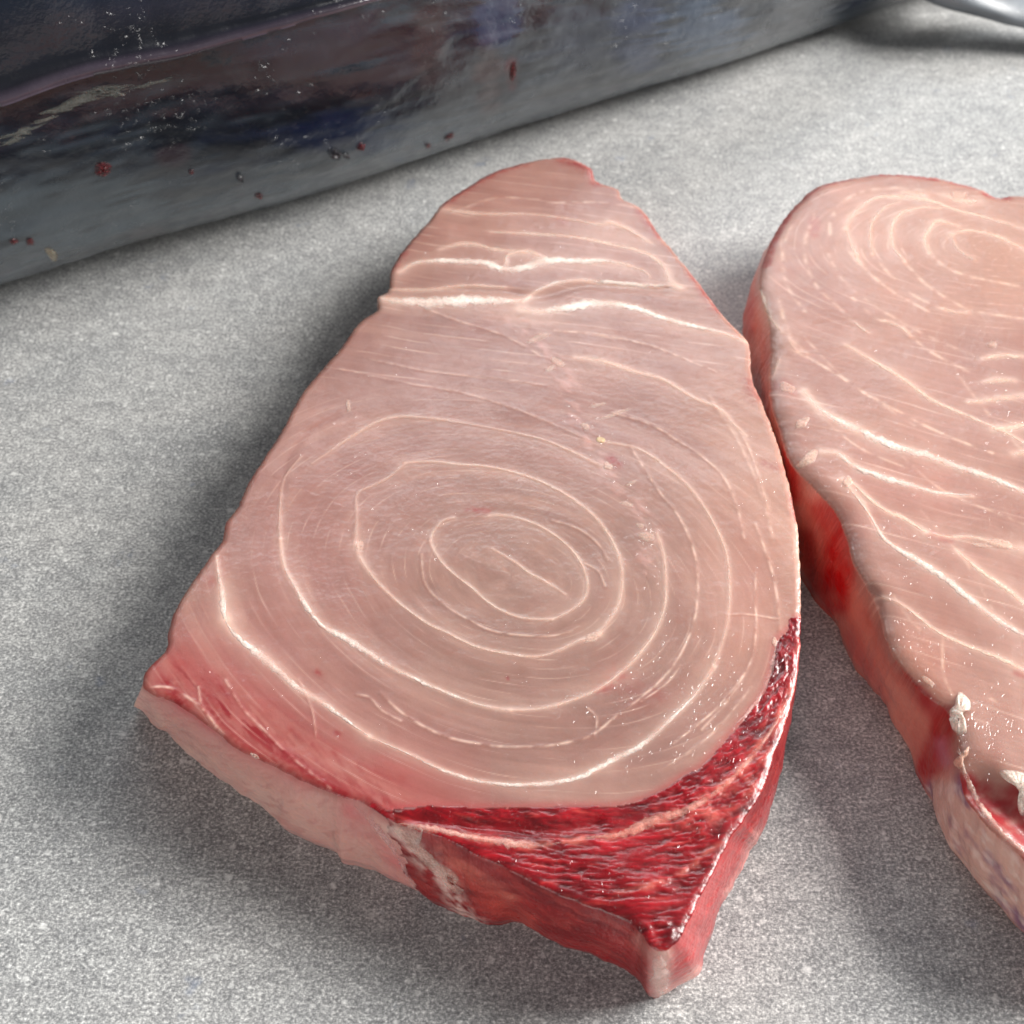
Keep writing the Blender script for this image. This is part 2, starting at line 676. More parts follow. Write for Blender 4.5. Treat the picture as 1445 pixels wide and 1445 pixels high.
        CC = np.concatenate([C[used], SC.reshape(-1, 3)])
        tq = remap[quads]
        ring = np.concatenate([remap[loop][None], nt + np.arange(rows * n).reshape(rows, n)])
        r0, r1 = ring[:-1], ring[1:]
        sq = np.stack([r0, r1, np.roll(r1, -1, 1), np.roll(r0, -1, 1)], -1).reshape(-1, 4)
        F = np.concatenate([tq, sq])
        # foot cap as a fan
        V = np.concatenate([V, [[*Bp.mean(0), 0.0]]])
        CC = np.concatenate([CC, SC[-1].mean(0)[None]])
        last = ring[-1]
        cap = np.stack([last, np.full(n, len(V) - 1), np.full(n, len(V) - 1), np.roll(last, -1)], 1)[:, [0, 1, 3]]
        self.objs = []
        if red_poly is None:
            groups = [(name, F, MAT_FLESH, None)]
        else:
            cq = quads[:, 0]
            redtop = red_poly.ravel()[cq]
            redside = red_cols(side_px[:, :, 0], side_px[:, :, 1], Q, A, loop, red_poly)
            rs = redside.reshape(-1)
            isred = np.concatenate([redtop, rs])
            groups = [(name, F[~isred], MAT_FLESH, None), ('dark_muscle', F[isred], MAT_RED, None)]
        for nm, FF, mat, _ in groups:
            us = np.zeros(len(V), bool)
            us[FF.ravel()] = True
            if nm == name:
                us[cap.ravel()] = True
            rm = np.cumsum(us) - 1
            o = mesh_obj(nm, V[us], rm[FF], mat, parent, CC[us])
            self.objs.append(o)
        # cap as its own small mesh joined to the flesh part is not seen; close the foot with triangles
        tri = np.concatenate([F[:, [0, 1, 2]], F[:, [0, 2, 3]]])
        self.tree = BVHTree.FromPolygons(V.tolist(), tri.tolist(), all_triangles=True)
        self.parent = parent
        return self

    def hit(self, u, v):
        d = ray(u, v)
        r = self.tree.ray_cast(Vector(CAM), Vector(d))
        return r

    def ribbon(self, pts, w, color, alpha=1.0, height=0.00022, name='membrane', jit=0.45, seed=0, taper=(0.06, 0.06), label=None):
        """raised strip of connective tissue lying on the slab along a photo-pixel path, w pixels wide"""
        L = catmull(np.array(pts, float), 2.2)
        n = len(L)
        tan = np.gradient(L, axis=0)
        tan /= np.linalg.norm(tan, axis=1)[:, None] + 1e-9
        nr = np.stack([-tan[:, 1], tan[:, 0]], 1)
        s = np.arange(n)
        fr = s / max(n - 1, 1)
        prof = np.minimum(1, taper[0] + fr / 0.25) * np.minimum(1, taper[1] + (1 - fr) / 0.25)
        if np.ndim(w):
            w = np.interp(fr, np.linspace(0, 1, len(w)), w)
        L = L + nr * (1.4 * fbm(s * 0.055, s * 0 + seed, 3, seed))[:, None] + nr * (0.5 * perlin(s * 0.35, s * 0 + seed, seed + 3))[:, None]
        offs = np.array([-1, -0.55, 0, 0.55, 1.0])
        hh = np.array([-0.3, 0.6, 1.0, 0.6, -0.3])
        aa = np.array([0.0, 0.75, 1.0, 0.75, 0.0])
        V, A, keep = [], [], []
        sg, kg = np.meshgrid(s.astype(float), np.arange(5.0), indexing='ij')
        JL = np.maximum(0.25, 1 + jit * 1.6 * perlin(sg * 0.30, kg * 3.7 + seed, seed + 1) + jit * perlin(sg * 0.07, kg * 1.3 + seed, seed + 2))
        HZ = height * hh[None] * (0.6 + 0.7 * np.maximum(0, 0.5 + perlin(sg * 0.4, kg + seed, seed + 6))) + 0.00005
        PX = L[:, None, :] + nr[:, None, :] * (offs[None] * 0.625 * (w * np.ones(n) * prof)[:, None] * JL)[..., None]
        DEN = np.clip(0.68 + 1.15 * fbm(s * 0.06, s * 0 + seed * 1.7, 3, seed + 4), 0.12, 1.0) * np.minimum(1, prof + 0.3) * alpha
        RY_ = ray(PX[..., 0], PX[..., 1])
        o_ = Vector(CAM)
        for i in range(n):
            row = []
            ok = True
            for k in range(5):
                loc, no, _, _ = self.tree.ray_cast(o_, Vector(RY_[i, k]))
                if loc is None or loc.z < -0.001:
                    ok = False
                    break
                if no.dot(o_ - loc) < 0:
                    no = -no
                row.append(loc + no * float(HZ[i, k]))
            keep.append(ok)
            if not ok:
                row = [Vector((0, 0, 0))] * 5
            V.extend([tuple(x) for x in row])
            A.extend(list(aa * DEN[i]))
        F = []
        for i in range(n - 1):
            if keep[i] and keep[i + 1]:
                for k in range(4):
                    F.append((i * 5 + k, i * 5 + k + 1, i * 5 + 6 + k, i * 5 + 5 + k))
        if not F:
            return None
        V = np.array(V)
        us = np.zeros(len(V), bool)
        Fn = np.array(face_camera(V, F))
        us[Fn.ravel()] = True
        rm = np.cumsum(us) - 1
        cv = np.array(color)[None] * (0.92 + 0.16 * rng.random(us.sum()))[:, None]
        o = mesh_obj(name, V[us], rm[Fn], MAT_TISSUE, self.parent, cv, attrs={'Alpha': np.array(A)[us]})
        if label:
            o['label'] = label
        return o

    def flake(self, outline, color, thick=0.0008, alpha=0.9, name='torn_flake', mat=None, lift=0.0004, seed=0):
        """small torn scrap: closed lens-shaped piece over a photo-pixel outline"""
        P = catmull(np.array(outline, float), 2.0, True)
        c = P.mean(0)
        rings = [1.0, 0.82, 0.55, 0.28]
        V, A = [], []
        n = len(P)
        for ri, r in enumerate(rings):
            for i in range(n):
                p = c + (P[i] - c) * r
                loc, no, _, _ = self.hit(*p)
                if loc is None:
                    return None
                if no.dot(Vector(CAM) - loc) < 0:
                    no = -no
                hz = (-0.1, 0.5, 0.9, 1.0)[ri] * thick * (1 + 0.6 * float(perlin(p[0] * 0.22, p[1] * 0.22, seed))) + lift * (ri > 0)
                V.append(tuple(loc + no * hz))
                A.append((0.0, 0.7, 1, 1)[ri] * alpha)
        F = []
        for ri in range(len(rings) - 1):
            for i in range(n):
                j = (i + 1) % n
                F.append((ri * n + i, ri * n + j, (ri + 1) * n + j, (ri + 1) * n + i))
        F.append(tuple((len(rings) - 1) * n + i for i in range(n)))
        V = np.array(V)
        F = face_camera(V, F)
        cv = np.array(color)[None] * (0.88 + 0.24 * rng.random(len(V)))[:, None]
        return mesh_obj(name, V, F, mat or MAT_TISSUE, self.parent, cv, attrs={'Alpha': A})


def glint_facets(st, name, zones, seed):
    """added clear facets, tilted to catch the window light and make glints on the flesh"""
    r = random.Random(seed)
    V, F, C = [], [], []
    o_ = Vector(CAM)
    for (poly, count, size) in zones:
        L = catmull(np.array(poly[0], float), 2.0)
        for _ in range(count):
            p = L[r.randrange(len(L))]
            u, v = p[0] + r.gauss(0, poly[1]), p[1] + r.gauss(0, poly[1])
            loc, no, _, _ = st.tree.ray_cast(o_, Vector(ray(u, v)))
            if loc is None or loc.z < T * 0.8:
                continue
            if no.z < 0:
                no = -no
            a = math.radians(-25 + r.gauss(0, 28))
            m = Vector((math.cos(a), math.sin(a), 0))
            t = Vector((-m.y, m.x, 0))
            ln = size * (0.5 + 1.3 * r.random() ** 2) * 0.0011
            w = size * (0.4 + 0.6 * r.random()) * 0.00034
            h = w * math.tan(math.radians(min(62, max(8, 36 + r.gauss(0, 14)))))
            b = len(V)
            base = loc - no * 0.00003
            V += [tuple(base - t * ln / 2 + m * w * r.uniform(-.3, .3)), tuple(base + t * ln / 2), tuple(base - t * ln * .28 - m * w + no * h), tuple(base + t * ln * .3 - m * w + no * h)]
            F += [(b, b + 1, b + 3, b + 2)]
    o = mesh_obj(name, V, F, MAT_GLINT, st.parent)
    o['kind'] = 'stuff'
    return o


def blob(cx, cy, rx, ry, rot=0.0, seed=0, n=9, rough=0.22):
    r = random.Random(seed)
    out = []
    for i in range(n):
        a = 2 * math.pi * i / n
        k = 1 + rough * (r.random() * 2 - 1)
        x, y = rx * k * math.cos(a), ry * k * math.sin(a)
        out.append((cx + x * math.cos(rot) - y * math.sin(rot), cy + x * math.sin(rot) + y * math.cos(rot)))
    return out


WHITE = lin(240, 222, 212)
CREAM = lin(236, 205, 188)

# ------------------------------------------------------------------ steak beside the countertop's open side
P1 = [((800, 222), None), ((833, 237), None), ((841, 256), None), ((870, 266), None), ((879, 281), None), ((904, 293), None),
      ((928, 327), None), ((941, 343), None), ((966, 374), None), ((995, 412), None), ((1011, 433), None), ((1032, 457), None),
      ((1056, 484), None), ((1061, 532), None), ((1075, 567), None), ((1093, 612), None), ((1104, 646), None), ((1116, 698), None),
      ((1124, 733), None), ((1127, 767), None), ((1130, 819), None), ((1130, 871), None), ((1129, 915), None), ((1123, 966), (1108, 1000)),
      ((1108, 1022), (1100, 1060)), ((1093, 1060), (1093, 1110)), ((1073, 1120), (1079, 1170)), ((1033, 1178), (1062, 1200)),
      ((1010, 1222), (1040, 1250)), ((990, 1262), (1020, 1280)), ((970, 1303), (1003, 1330)), ((956, 1328), (992, 1376)),
      ((938, 1340), (950, 1403)), ((920, 1336), (919, 1418)), ((902, 1313), (898, 1388)), ((880, 1297), (855, 1366)),
      ((816, 1273), (795, 1343)), ((760, 1249), (752, 1322)), ((726, 1232), (722, 1309)), ((683, 1210), (687, 1314)),
      ((623, 1180), (640, 1297)), ((580, 1166), (599, 1274)), ((548, 1153), (561, 1253)), ((512, 1131), (512, 1231)),
      ((490, 1125), (481, 1224)), ((464, 1116), (467, 1208)), ((422, 1099), (401, 1177)), ((388, 1080), (356, 1139)),
      ((350, 1063), (311, 1108)), ((329, 1052), (290, 1092)), ((311, 1036), (270, 1076)), ((284, 1016), (235, 1039)), ((249, 992), (217, 1030)),
      ((215, 978), (203, 1008)), ((201, 966), (193, 1000)), ((204, 950), None), ((218, 933), None), ((235, 915), None), ((237, 892), None),
      ((247, 861), None), ((270, 823), None), ((294, 788), None), ((313, 761), None), ((319, 736), None), ((336, 712), None),
      ((350, 681), None), ((374, 643), None), ((401, 602), None), ((422, 560), None), ((450, 525), None), ((480, 491), None),
      ((505, 457), None), ((532, 436), None), ((533, 420), None), ((549, 406), None), ((552, 381), None), ((571, 349), None),
      ((605, 312), None), ((625, 287), None), ((659, 264), None), ((696, 242), None), ((737, 229), None), ((771, 223), None)]

root1 = empty('fish_steak', (*on_plane((700, 850), 0)[:2], 0.0),
              'pointed pale pink fish steak with a whole ring pattern and a dark red tip', 'fish steak', 'raw fish steaks on the countertop')
S = Steak(P1, 0.00036, 3)
X, Y, U, V_ = S.X, S.Y, S.U, S.V

cen = on_plane((722, 812), T)
RX, RY = X - cen[0], (Y - cen[1])
# ring coordinates: rings are ellipses leaning down to the right
ca, sa = math.cos(math.radians(-28)), math.sin(math.radians(-28))
ex, ey = RX * ca + RY * sa, (-RX * sa + RY * ca) * 1.35
RR = np.hypot(ex, ey)
TH = np.arctan2(ey, ex)


def gauss(u, v, r, ry=None):
    return np.exp(-(((U - u) / r) ** 2 + ((V_ - v) / (ry or r)) ** 2))


def soften(C, k, gain):
    lum = C @ np.array([0.3, 0.55, 0.15])
    return np.clip((C + (lum[..., None] - C) * k) * gain, 0, 1)


def contours(S, q, spacing, wid, mod, k, col):
    """hair-fine seams of connective tissue following the coordinate q"""
    f = (q / spacing) % 1.0
    d = np.abs(f - 0.5) * spacing
    S.tint(np.exp(-(d / wid) ** 2) * mod * k, col)


def top_base(S, seed, c1, c2, c3):
    X, Y = S.X, S.Y
    lo = fbm(X * 28, Y * 28, 4, seed)
    S.C[:] = c1 + (c2 - c1) * np.clip(0.5 + 1.1 * lo, 0, 1)[..., None]
    S.tint(sstep(0.1, 0.6, fbm(X * 60, Y * 60, 3, seed + 4)) * 0.35, c3)


top_base(S, 21, lin(184, 132, 117), lin(162, 110, 98), lin(160, 96, 88))
S.tint(gauss(715, 830, 330, 240) * 0.55, lin(164, 122, 102))
S.tint(gauss(760, 560, 260, 110) * 0.30, lin(180, 122, 112))
S.tint(gauss(1090, 740, 110, 280) * 0.7, lin(222, 166, 140))
S.tint(gauss(1050, 840, 60, 120) * 0.35, lin(200, 106, 88))
S.tint(gauss(740, 300, 200, 100) * 0.4, lin(192, 126, 108))
S.C[:] = soften(S.C, 0.18, 0.74)
# rosy flank towards the lower corner
n2 = fbm(X * 420, Y * 420, 3, 41)
Dd, Ss, Gg = S.px_line([(262, 960), (330, 1010), (400, 1062), (470, 1110), (540, 1136)], 140)
nz = fbm(X * 90, Y * 90, 4, 31)
S.tint(np.exp(-(Dd / 66) ** 2) * (0.74 + 0.6 * nz), lin(158, 54, 54))
S.tint(np.exp(-(Dd / 120) ** 2) * 0.5, lin(160, 74, 70))
S.tint(gauss(430, 800, 150, 230) * .35, lin(164, 102, 96))
streak = sstep(0.0, 0.22, fbm((X + Y * .9) * 420, (X - Y) * 70, 4, 33) + 0.35 * fbm(X * 60, Y * 60, 3, 34))
S.tint(np.exp(-(Dd / 30) ** 2) * streak * 1.0, lin(132, 0, 14))
for pts, r, k in ([[(236, 965), (252, 985), (262, 990)], 12, .9], [[(290, 985), (312, 1020), (345, 1052)], 9, .9], [[(395, 1070), (440, 1100), (476, 1122)], 13, .95],
                  [[(350, 1052), (400, 1078)], 6, .8], [[(380, 1040), (430, 1085), (470, 1112)], 6, .6], [[(300, 965), (330, 975)], 12, .35],
                  [[(410, 1030), (440, 1062), (456, 1085)], 4, .5], [[(462, 1090), (490, 1122)], 3, .7], [[(505, 1080), (528, 1120)], 3, .5],
                  [[(470, 1060), (510, 1125)], 3, .5], [[(440, 1050), (500, 1128)], 2.5, .6],
                  [[(662, 719), (690, 720)], 5, .5], [[(862, 646), (870, 655)], 7, .65], [[(846, 974), (862, 964), (876, 953)], 6, .8], [[(870, 950), (905, 985)], 22, .22],
                  [[(448, 948), (452, 951)], 4, .7], [[(474, 1032), (478, 1036)], 3, .6], [[(716, 956), (717, 958)], 2, .6], [[(926, 978), (932, 984)], 8, .3],
                  [[(795, 224), (830, 238), (842, 258)], 9, .7], [[(905, 300), (932, 332)], 8, .55], [[(980, 388), (1014, 434)], 9, .7], [[(1058, 538), (1066, 560)], 10, .4],
                  [[(1080, 654), (1104, 662)], 7, .35], [[(625, 290), (660, 266), (700, 243), (740, 230)], 7, .55], [[(556, 380), (575, 348)], 6, .4],
                  [[(305, 775), (314, 800), (300, 820)], 10, .4], [[(318, 738), (312, 765)], 5, .5], [[(1117, 700), (1124, 735)], 4, .7], [[(788, 308), (795, 314)], 6, .3],
                  [[(204, 950), (222, 930)], 5, .5]):
    d, s, g = S.px_line(pts, r * 3.2)
    S.tint(np.exp(-(d / (r * 1.2)) ** 2) * np.clip(0.8 + 1.3 * n2, 0, 1) * min(1, k * 1.15), lin(136, 3, 18))
# fibres running round the rings, and along the top flakes
fib = fbm(RR * 900, TH * 5, 3, 51) * 0.5 + fbm(RR * 420 + 0.6 * TH, TH * 2.4, 3, 52) * 0.5
up = sstep(600, 500, V_)
fib2 = fbm((Y + 0.25 * X) * 900, X * 45, 3, 53)
fibre = fib * (1 - up) + fib2 * up
band = fbm(RR * 130, TH * 0.9, 3, 55) * (1 - up) + fbm((Y + 0.2 * X) * 150, X * 12, 3, 56) * up
S.C *= (1 + 0.12 * fibre)[..., None]
S.tint(np.clip(band, 0, 1) * .5, lin(146, 98, 86))
S.tint(np.clip(-band, 0, 1) * .5, lin(190, 148, 132))
RW = RR + 0.0022 * fbm(X * 22, Y * 22, 3, 57)
YW = Y + 0.22 * X + 0.0025 * fbm(X * 18, Y * 18, 3, 58)
cm = np.clip(0.15 + 1.7 * fbm(RR * 160, TH * 3.0, 3, 59), 0, 1)
cm = cm * sstep(0.012, 0.026, RR)
contours(S, RW, 0.0041, 0.00022, cm * (1 - up), 0.28, CREAM)
contours(S, RW + 0.0013, 0.0027, 0.00018, cm[::-1] * (1 - up), 0.22, lin(150, 92, 82))
contours(S, YW, 0.0052, 0.00030, np.clip(0.1 + 1.8 * fbm(Y * 160, X * 30, 3, 60), 0, 1) * up, 0.45, CREAM)
# dark arc
d, s, g = S.px_line([(478, 586), (445, 603), (423, 624), (404, 655), (398, 695)], 30)
S.tint(np.exp(-(d / 6) ** 2) * .3, lin(140, 84, 74))

hgt = 0.00008 * band + 0.0006 * fbm(X * 30, Y * 30, 2, 61) + 0.00009 * fbm(X * 130, Y * 130, 2, 62) + 0.000012 * fibre
# torn step: the inner flakes stand a little proud of the outer ones
d, s, g = S.px_line([(735, 455), (770, 490), (800, 525), (818, 580), (838, 625), (862, 660), (895, 705), (925, 752), (915, 800)], 70)
rag = np.clip(0.25 + 1.9 * fbm((X + Y) * 230, (X - Y) * 90, 4, 66), 0, 1)
S.tint(np.exp(-((d * g - 6) / 15) ** 2) * (d < 60) * rag * 0.3, lin(222, 176, 168))
hgt += 0.00007 * np.exp(-((d * g - 6) / 17) ** 2) * (d < 60) * rag
d, s, g = S.px_line([(549, 408), (640, 404), (713, 406), (760, 412), (830, 396), (930, 404)], 60)
hgt -= 0.0005 * np.exp(-((d * g - 8) / 9) ** 2) * (d < 60)
d, s, g = S.px_line([(478, 586), (445, 603), (423, 624), (404, 655), (398, 695)], 30)
hgt -= 0.00012 * np.exp(-(d / 6) ** 2)
S.Z[:] = T + hgt

# ---- fine and faint membranes: pigment lines within the flesh   (path, width px, strength)
faint1 = [
    ([(779, 735), (814, 746), (842, 765), (858, 790)], 2.5, .35), ([(826, 795), (845, 807), (854, 828)], 2, .4),
    ([(595, 783), (600, 823), (626, 852), (659, 873), (701, 892), (760, 898), (795, 894), (816, 885)], 2.5, .45),
    ([(889, 629), (927, 690), (958, 730), (976, 768), (984, 802), (984, 847), (977, 885), (958, 927), (934, 958), (906, 983), (870, 1010), (837, 1036), (800, 1048), (756, 1054), (692, 1052), (627, 1039), (571, 1009), (537, 979)], 3, .5),
    ([(865, 581), (917, 598), (958, 622), (993, 646), (1021, 674), (1040, 715), (1050, 760)], 3, .4),
    ([(1066, 740), (1079, 775), (1090, 809), (1098, 854), (1100, 889)], 3, .5), ([(1066, 809), (1066, 854), (1067, 889), (1059, 934), (1038, 968), (1000, 1010), (950, 1050)], 2.5, .5),
    ([(605, 437), (646, 453), (713, 474), (760, 500)], 3, .35), ([(783, 466), (854, 474), (916, 487), (958, 503), (1010, 525)], 3, .45),
    ([(522, 507), (605, 524), (688, 532), (771, 545)], 3, .25), ([(480, 520), (570, 540), (660, 556), (760, 590), (830, 620)], 3, .25),
    ([(318, 959), (343, 1000), (374, 1031), (401, 1059), (443, 1094), (470, 1115)], 2.5, .5), ([(280, 969), (287, 1000), (318, 1038)], 2.5, .45),
    ([(211, 969), (242, 971), (280, 995), (305, 1025)], 3, .6), ([(771, 287), (854, 287), (895, 293)], 4, .35), ([(421, 958), (440, 1000), (446, 1040)], 2, .3),
    ([(504, 980), (522, 985), (540, 1004), (566, 1018)], 2.5, .45), ([(640, 300), (700, 280), (760, 282)], 4, .3),
    ([(1045, 612), (1060, 640), (1085, 720)], 3, .3),
    ([(1029, 868), (1060, 868), (1097, 874)], 2, .5), ([(830, 1000), (842, 1015), (838, 1040)], 2.5, .5), ([(1000, 560), (1040, 620), (1075, 700), (1090, 760)], 4, .25),
    ([(905, 990), (940, 965), (960, 940)], 2.5, .4), ([(990, 1030), (1030, 985), (1050, 950)], 3, .35), ([(930, 1090), (1000, 1040), (1060, 970)], 3, .35),
]
# ---- stronger membranes: real raised strips as well                (path, widths px, alpha)
strong1 = [
    ([(694, 774), (711, 784), (729, 795), (748, 809), (772, 822), (798, 839)], [1.6, 4, 2], .75),
    ([(607, 765), (611, 751), (624, 736), (640, 731)], [3.0], .55),
    ([(690, 727), (701, 726), (725, 729), (760, 742), (795, 765), (816, 788), (828, 816), (826, 842), (807, 861), (779, 875)], [4, 3, 4, 4, 2], .7),
    ([(779, 875), (739, 873), (706, 861), (685, 847), (664, 828), (642, 812), (624, 795), (613, 779), (607, 765)], [3.2], .7),
    ([(571, 653), (612, 652), (650, 656), (692, 659), (744, 672), (789, 693), (823, 716), (851, 743), (872, 781), (878, 816), (872, 854), (855, 882), (844, 896)], [4, 3, 3, 4, 5, 5], .75),
    ([(846, 896), (813, 906), (789, 918), (754, 927), (709, 922), (670, 912), (630, 893), (595, 875), (543, 833), (512, 795), (502, 768)], [8, 3, 4, 3.4, 3.4, 4, 7], .75),
    ([(502, 768), (503, 733), (504, 698), (526, 685), (547, 674), (571, 655)], [6, 2.5, 3, 3], .45),
    ([(440, 655), (467, 636), (491, 619), (526, 598), (561, 588), (612, 591), (660, 598), (709, 607)], [2, 4, 5, 3, 2], .5),
    ([(709, 607), (768, 621), (813, 640), (848, 657)], [2, 3, 5], .55),
    ([(927, 754), (936, 780), (939, 809), (938, 854), (922, 896), (889, 937), (848, 970), (806, 989), (761, 1001), (720, 1003)], [4, 5, 5, 6, 4, 5, 4], .75),
    ([(720, 1003), (681, 996), (640, 982), (585, 958), (543, 937), (491, 903), (457, 885), (436, 861), (419, 833), (401, 799), (395, 761)], [5, 5, 5, 6, 8, 6, 7, 4], .85),
    ([(395, 761), (395, 716), (401, 676), (425, 645)], [4, 2], .4),
    ([(848, 622), (900, 633), (941, 660), (972, 688), (1000, 726), (1021, 768), (1028, 802), (1029, 847), (1024, 889), (1007, 941)], [3, 4, 4, 5, 4, 4], .65),
    ([(1007, 941), (979, 982), (944, 1017), (910, 1047), (876, 1067), (820, 1095), (760, 1107), (692, 1105), (632, 1090), (576, 1064), (520, 1040)], [5, 7, 7, 7, 5, 5, 5, 6], .85),
    ([(520, 1040), (491, 1018), (457, 993), (422, 973), (388, 942), (353, 914), (330, 893), (318, 875)], [6, 7, 8, 10, 12, 13], .95),
    ([(318, 875), (314, 850), (313, 837), (308, 809), (305, 785)], [12, 10, 5, 3], .9),
    ([(812, 505), (854, 511), (895, 524), (937, 536), (978, 561), (1016, 578), (1036, 599), (1053, 615)], [9, 8, 6, 5, 5, 4], .75),
    ([(531, 419), (555, 424), (605, 426), (667, 424), (729, 424), (746, 418)], [13, 13, 14, 12, 8], 1.0),
    ([(733, 435), (762, 439), (804, 433), (854, 428), (895, 435), (937, 449), (978, 460), (1020, 470), (1052, 481)], [12, 12, 11, 8, 7, 6, 6], 1.0),
    ([(551, 408), (605, 408), (654, 403), (713, 406)], [4, 5, 4], .7),
    ([(737, 426), (754, 412), (787, 399), (821, 395), (854, 397), (895, 401), (929, 403), (958, 407)], [3, 5, 6, 5, 6, 6], .85),
    ([(958, 407), (944, 395), (939, 379), (920, 362), (895, 352), (854, 343), (812, 335), (771, 331), (692, 327)], [10, 8, 6, 6, 4, 4, 3], .8),
    ([(563, 383), (588, 370), (625, 368), (679, 370), (713, 379), (746, 376), (767, 368), (812, 368), (854, 368), (887, 374)], [8, 8, 7, 8, 8, 12, 8, 9, 4], .95),
    ([(887, 374), (905, 380), (914, 386), (917, 392)], [3, 3], .6),
    ([(713, 372), (717, 360), (746, 355), (767, 366)], [5, 6, 7], .8),
    ([(621, 351), (659, 343), (700, 352), (740, 355)], [8, 7, 6], .7),
    ([(625, 295), (679, 302), (746, 302), (796, 308), (841, 316), (862, 314)], [10, 6, 4, 4, 5], .65),
    ([(858, 313), (885, 322), (905, 334), (920, 343)], [8, 6, 3], .8),
    ([(1124, 735), (1127, 767), (1130, 819)], [4, 3], .6),
]
mod1 = np.clip(0.5 + 1.9 * fbm(X * 210, Y * 210, 4, 71), 0.0, 1.1)
for pts, w, k in faint1:
    d, s, g = S.px_line(pts, 14)
    mod = mod1
    S.tint(np.exp(-(d / (w * 0.62)) ** 2) * k * mod, CREAM)
    S.Z += 0.00008 * np.exp(-(d / w) ** 2)
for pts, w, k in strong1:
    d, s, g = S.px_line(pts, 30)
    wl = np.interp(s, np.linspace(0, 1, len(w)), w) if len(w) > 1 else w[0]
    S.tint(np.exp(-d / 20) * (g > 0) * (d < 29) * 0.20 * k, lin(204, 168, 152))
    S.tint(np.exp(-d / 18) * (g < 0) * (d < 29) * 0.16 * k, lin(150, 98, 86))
    S.tint(np.exp(-(d / (wl * 0.65)) ** 2) * 0.4 * k, CREAM)
    S.tint(np.exp(-(d / (wl * 1.8 + 3)) ** 2) * 0.12 * k, CREAM)
    S.Z += 0.00012 * np.exp(-(d / (wl * 0.8)) ** 2)

# ---- dark red muscle along the lower rim
red_edge = [(1126, 872), (1112, 890), (1098, 906), (1090, 944), (1078, 979), (1052, 1013), (1030, 1039), (992, 1082), (970, 1094), (928, 1120),
            (876, 1137), (820, 1138), (713, 1141), (606, 1138), (545, 1143), (520, 1140)]
rp = on_plane(catmull(np.array(red_edge + [(500, 1250), (900, 1480), (1200, 1300), (1250, 900)], float), 2.0, True), T)[:, :2]
rp = rp + 0.0005 * np.stack([fbm(rp[:, 0] * 300, rp[:, 1] * 300, 3, 81), fbm(rp[:, 0] * 300, rp[:, 1] * 300, 3, 82)], 1)
RED = S.poly_mask(rp)
dr, sr, gr = S.px_line(red_edge, 200)
redsoft = np.where(RED, sstep(0, 5, dr), 0)
S.tint(np.where(RED, 0, np.exp(-(dr / 9) ** 2)) * 0.55, lin(170, 60, 62))
S.tint(np.where(RED, 0, np.exp(-(dr / 50) ** 2)) * 0.25 * sstep(800, 600, U), lin(160, 70, 70))
rc = lin(104, 6, 14) + (lin(144, 15, 26) - lin(104, 6, 14)) * np.clip(.5 + 1.2 * fbm(X * 70, Y * 70, 3, 83), 0, 1)[..., None]
ridge = fbm(RR * 620, TH * 14, 3, 84) + 0.5 * fbm(RR * 1500, TH * 36, 2, 85)
rc = rc * np.clip(1 + 0.95 * ridge, .3, 1.9)[..., None]
pale = sstep(0.22, 0.55, fbm(RR * 500, TH * 9, 4, 86))
rc = rc + (lin(190, 66, 60) - rc) * (pale * 0.55)[..., None]
dk = sstep(0.15, 0.5, fbm(X * 55, Y * 75, 4, 87))
rc = rc + (lin(66, 3, 9) - rc) * (dk * 0.65)[..., None]
m = RED[..., None] * 1.0
S.C[:] = S.C * (1 - m) + rc * m
rimfade = 0.3 + 0.7 * sstep(0.0006, 0.004, S.D)
S.Z += RED * rimfade * ((0.0005 * ridge) * np.clip(0.75 + 1.2 * fbm(X * 45, Y * 45, 2, 89), .15, 1.3) + 0.0009 * fbm(X * 50, Y * 50, 3, 88))
# sunken groove under the pale flesh, and pit at the tip, with their shade tinted in
gro = [(560, 1150), (620, 1158), (700, 1166), (780, 1172), (840, 1160)]
d, s, g = S.px_line(gro, 60)
S.Z -= 0.0013 * np.exp(-(d / 12) ** 2) * RED
S.tint(np.exp(-(d / 10) ** 2) * RED * .5, lin(110, 8, 12))
d, s, g = S.px_line([(866, 1298), (880, 1302), (893, 1310)], 50)
S.Z -= 0.0007 * np.exp(-(d / 12) ** 2)
S.tint(np.exp(-(d / 13) ** 2) * .7, lin(70, 6, 8))
for pts in ([(897, 1312), (908, 1306), (916, 1316), (910, 1328), (922, 1332)], [(930, 1300), (945, 1310), (944, 1322)]):
    d, s, g = S.px_line(pts, 30)
    S.Z += 0.0004 * np.exp(-(d / 6) ** 2)
for pts, w, k in (([(1124, 950), (1121, 962), (1107, 996), (1091, 1026), (1056, 1073), (1013, 1116), (970, 1142), (919, 1159), (876, 1176), (820, 1185), (795, 1189)], 6, .7),
                  ([(554, 1161), (623, 1172), (700, 1187), (752, 1193), (795, 1189)], 6, .7),
                  ([(1060, 1110), (1020, 1140), (990, 1170)], 10, .35), ([(1085, 1060), (1050, 1100), (1000, 1140), (940, 1165)], 12, .3),
                  ([(985, 1220), (930, 1250), (870, 1262)], 4, .4), ([(1030, 1182), (1000, 1200), (960, 1232), (900, 1255)], 4, .35),
                  ([(1128, 900), (1126, 950), (1112, 1010), (1096, 1056)], 4, .5), ([(685, 1212), (730, 1236), (816, 1275), (880, 1300)], 4, .35)):
    d, s, g = S.px_line(pts, 30)
    mod = mod1
    S.tint(np.exp(-(d / w) ** 2) * k * mod, lin(216, 122, 108))
    S.Z += 0.00015 * np.exp(-(d / w) ** 2) * mod
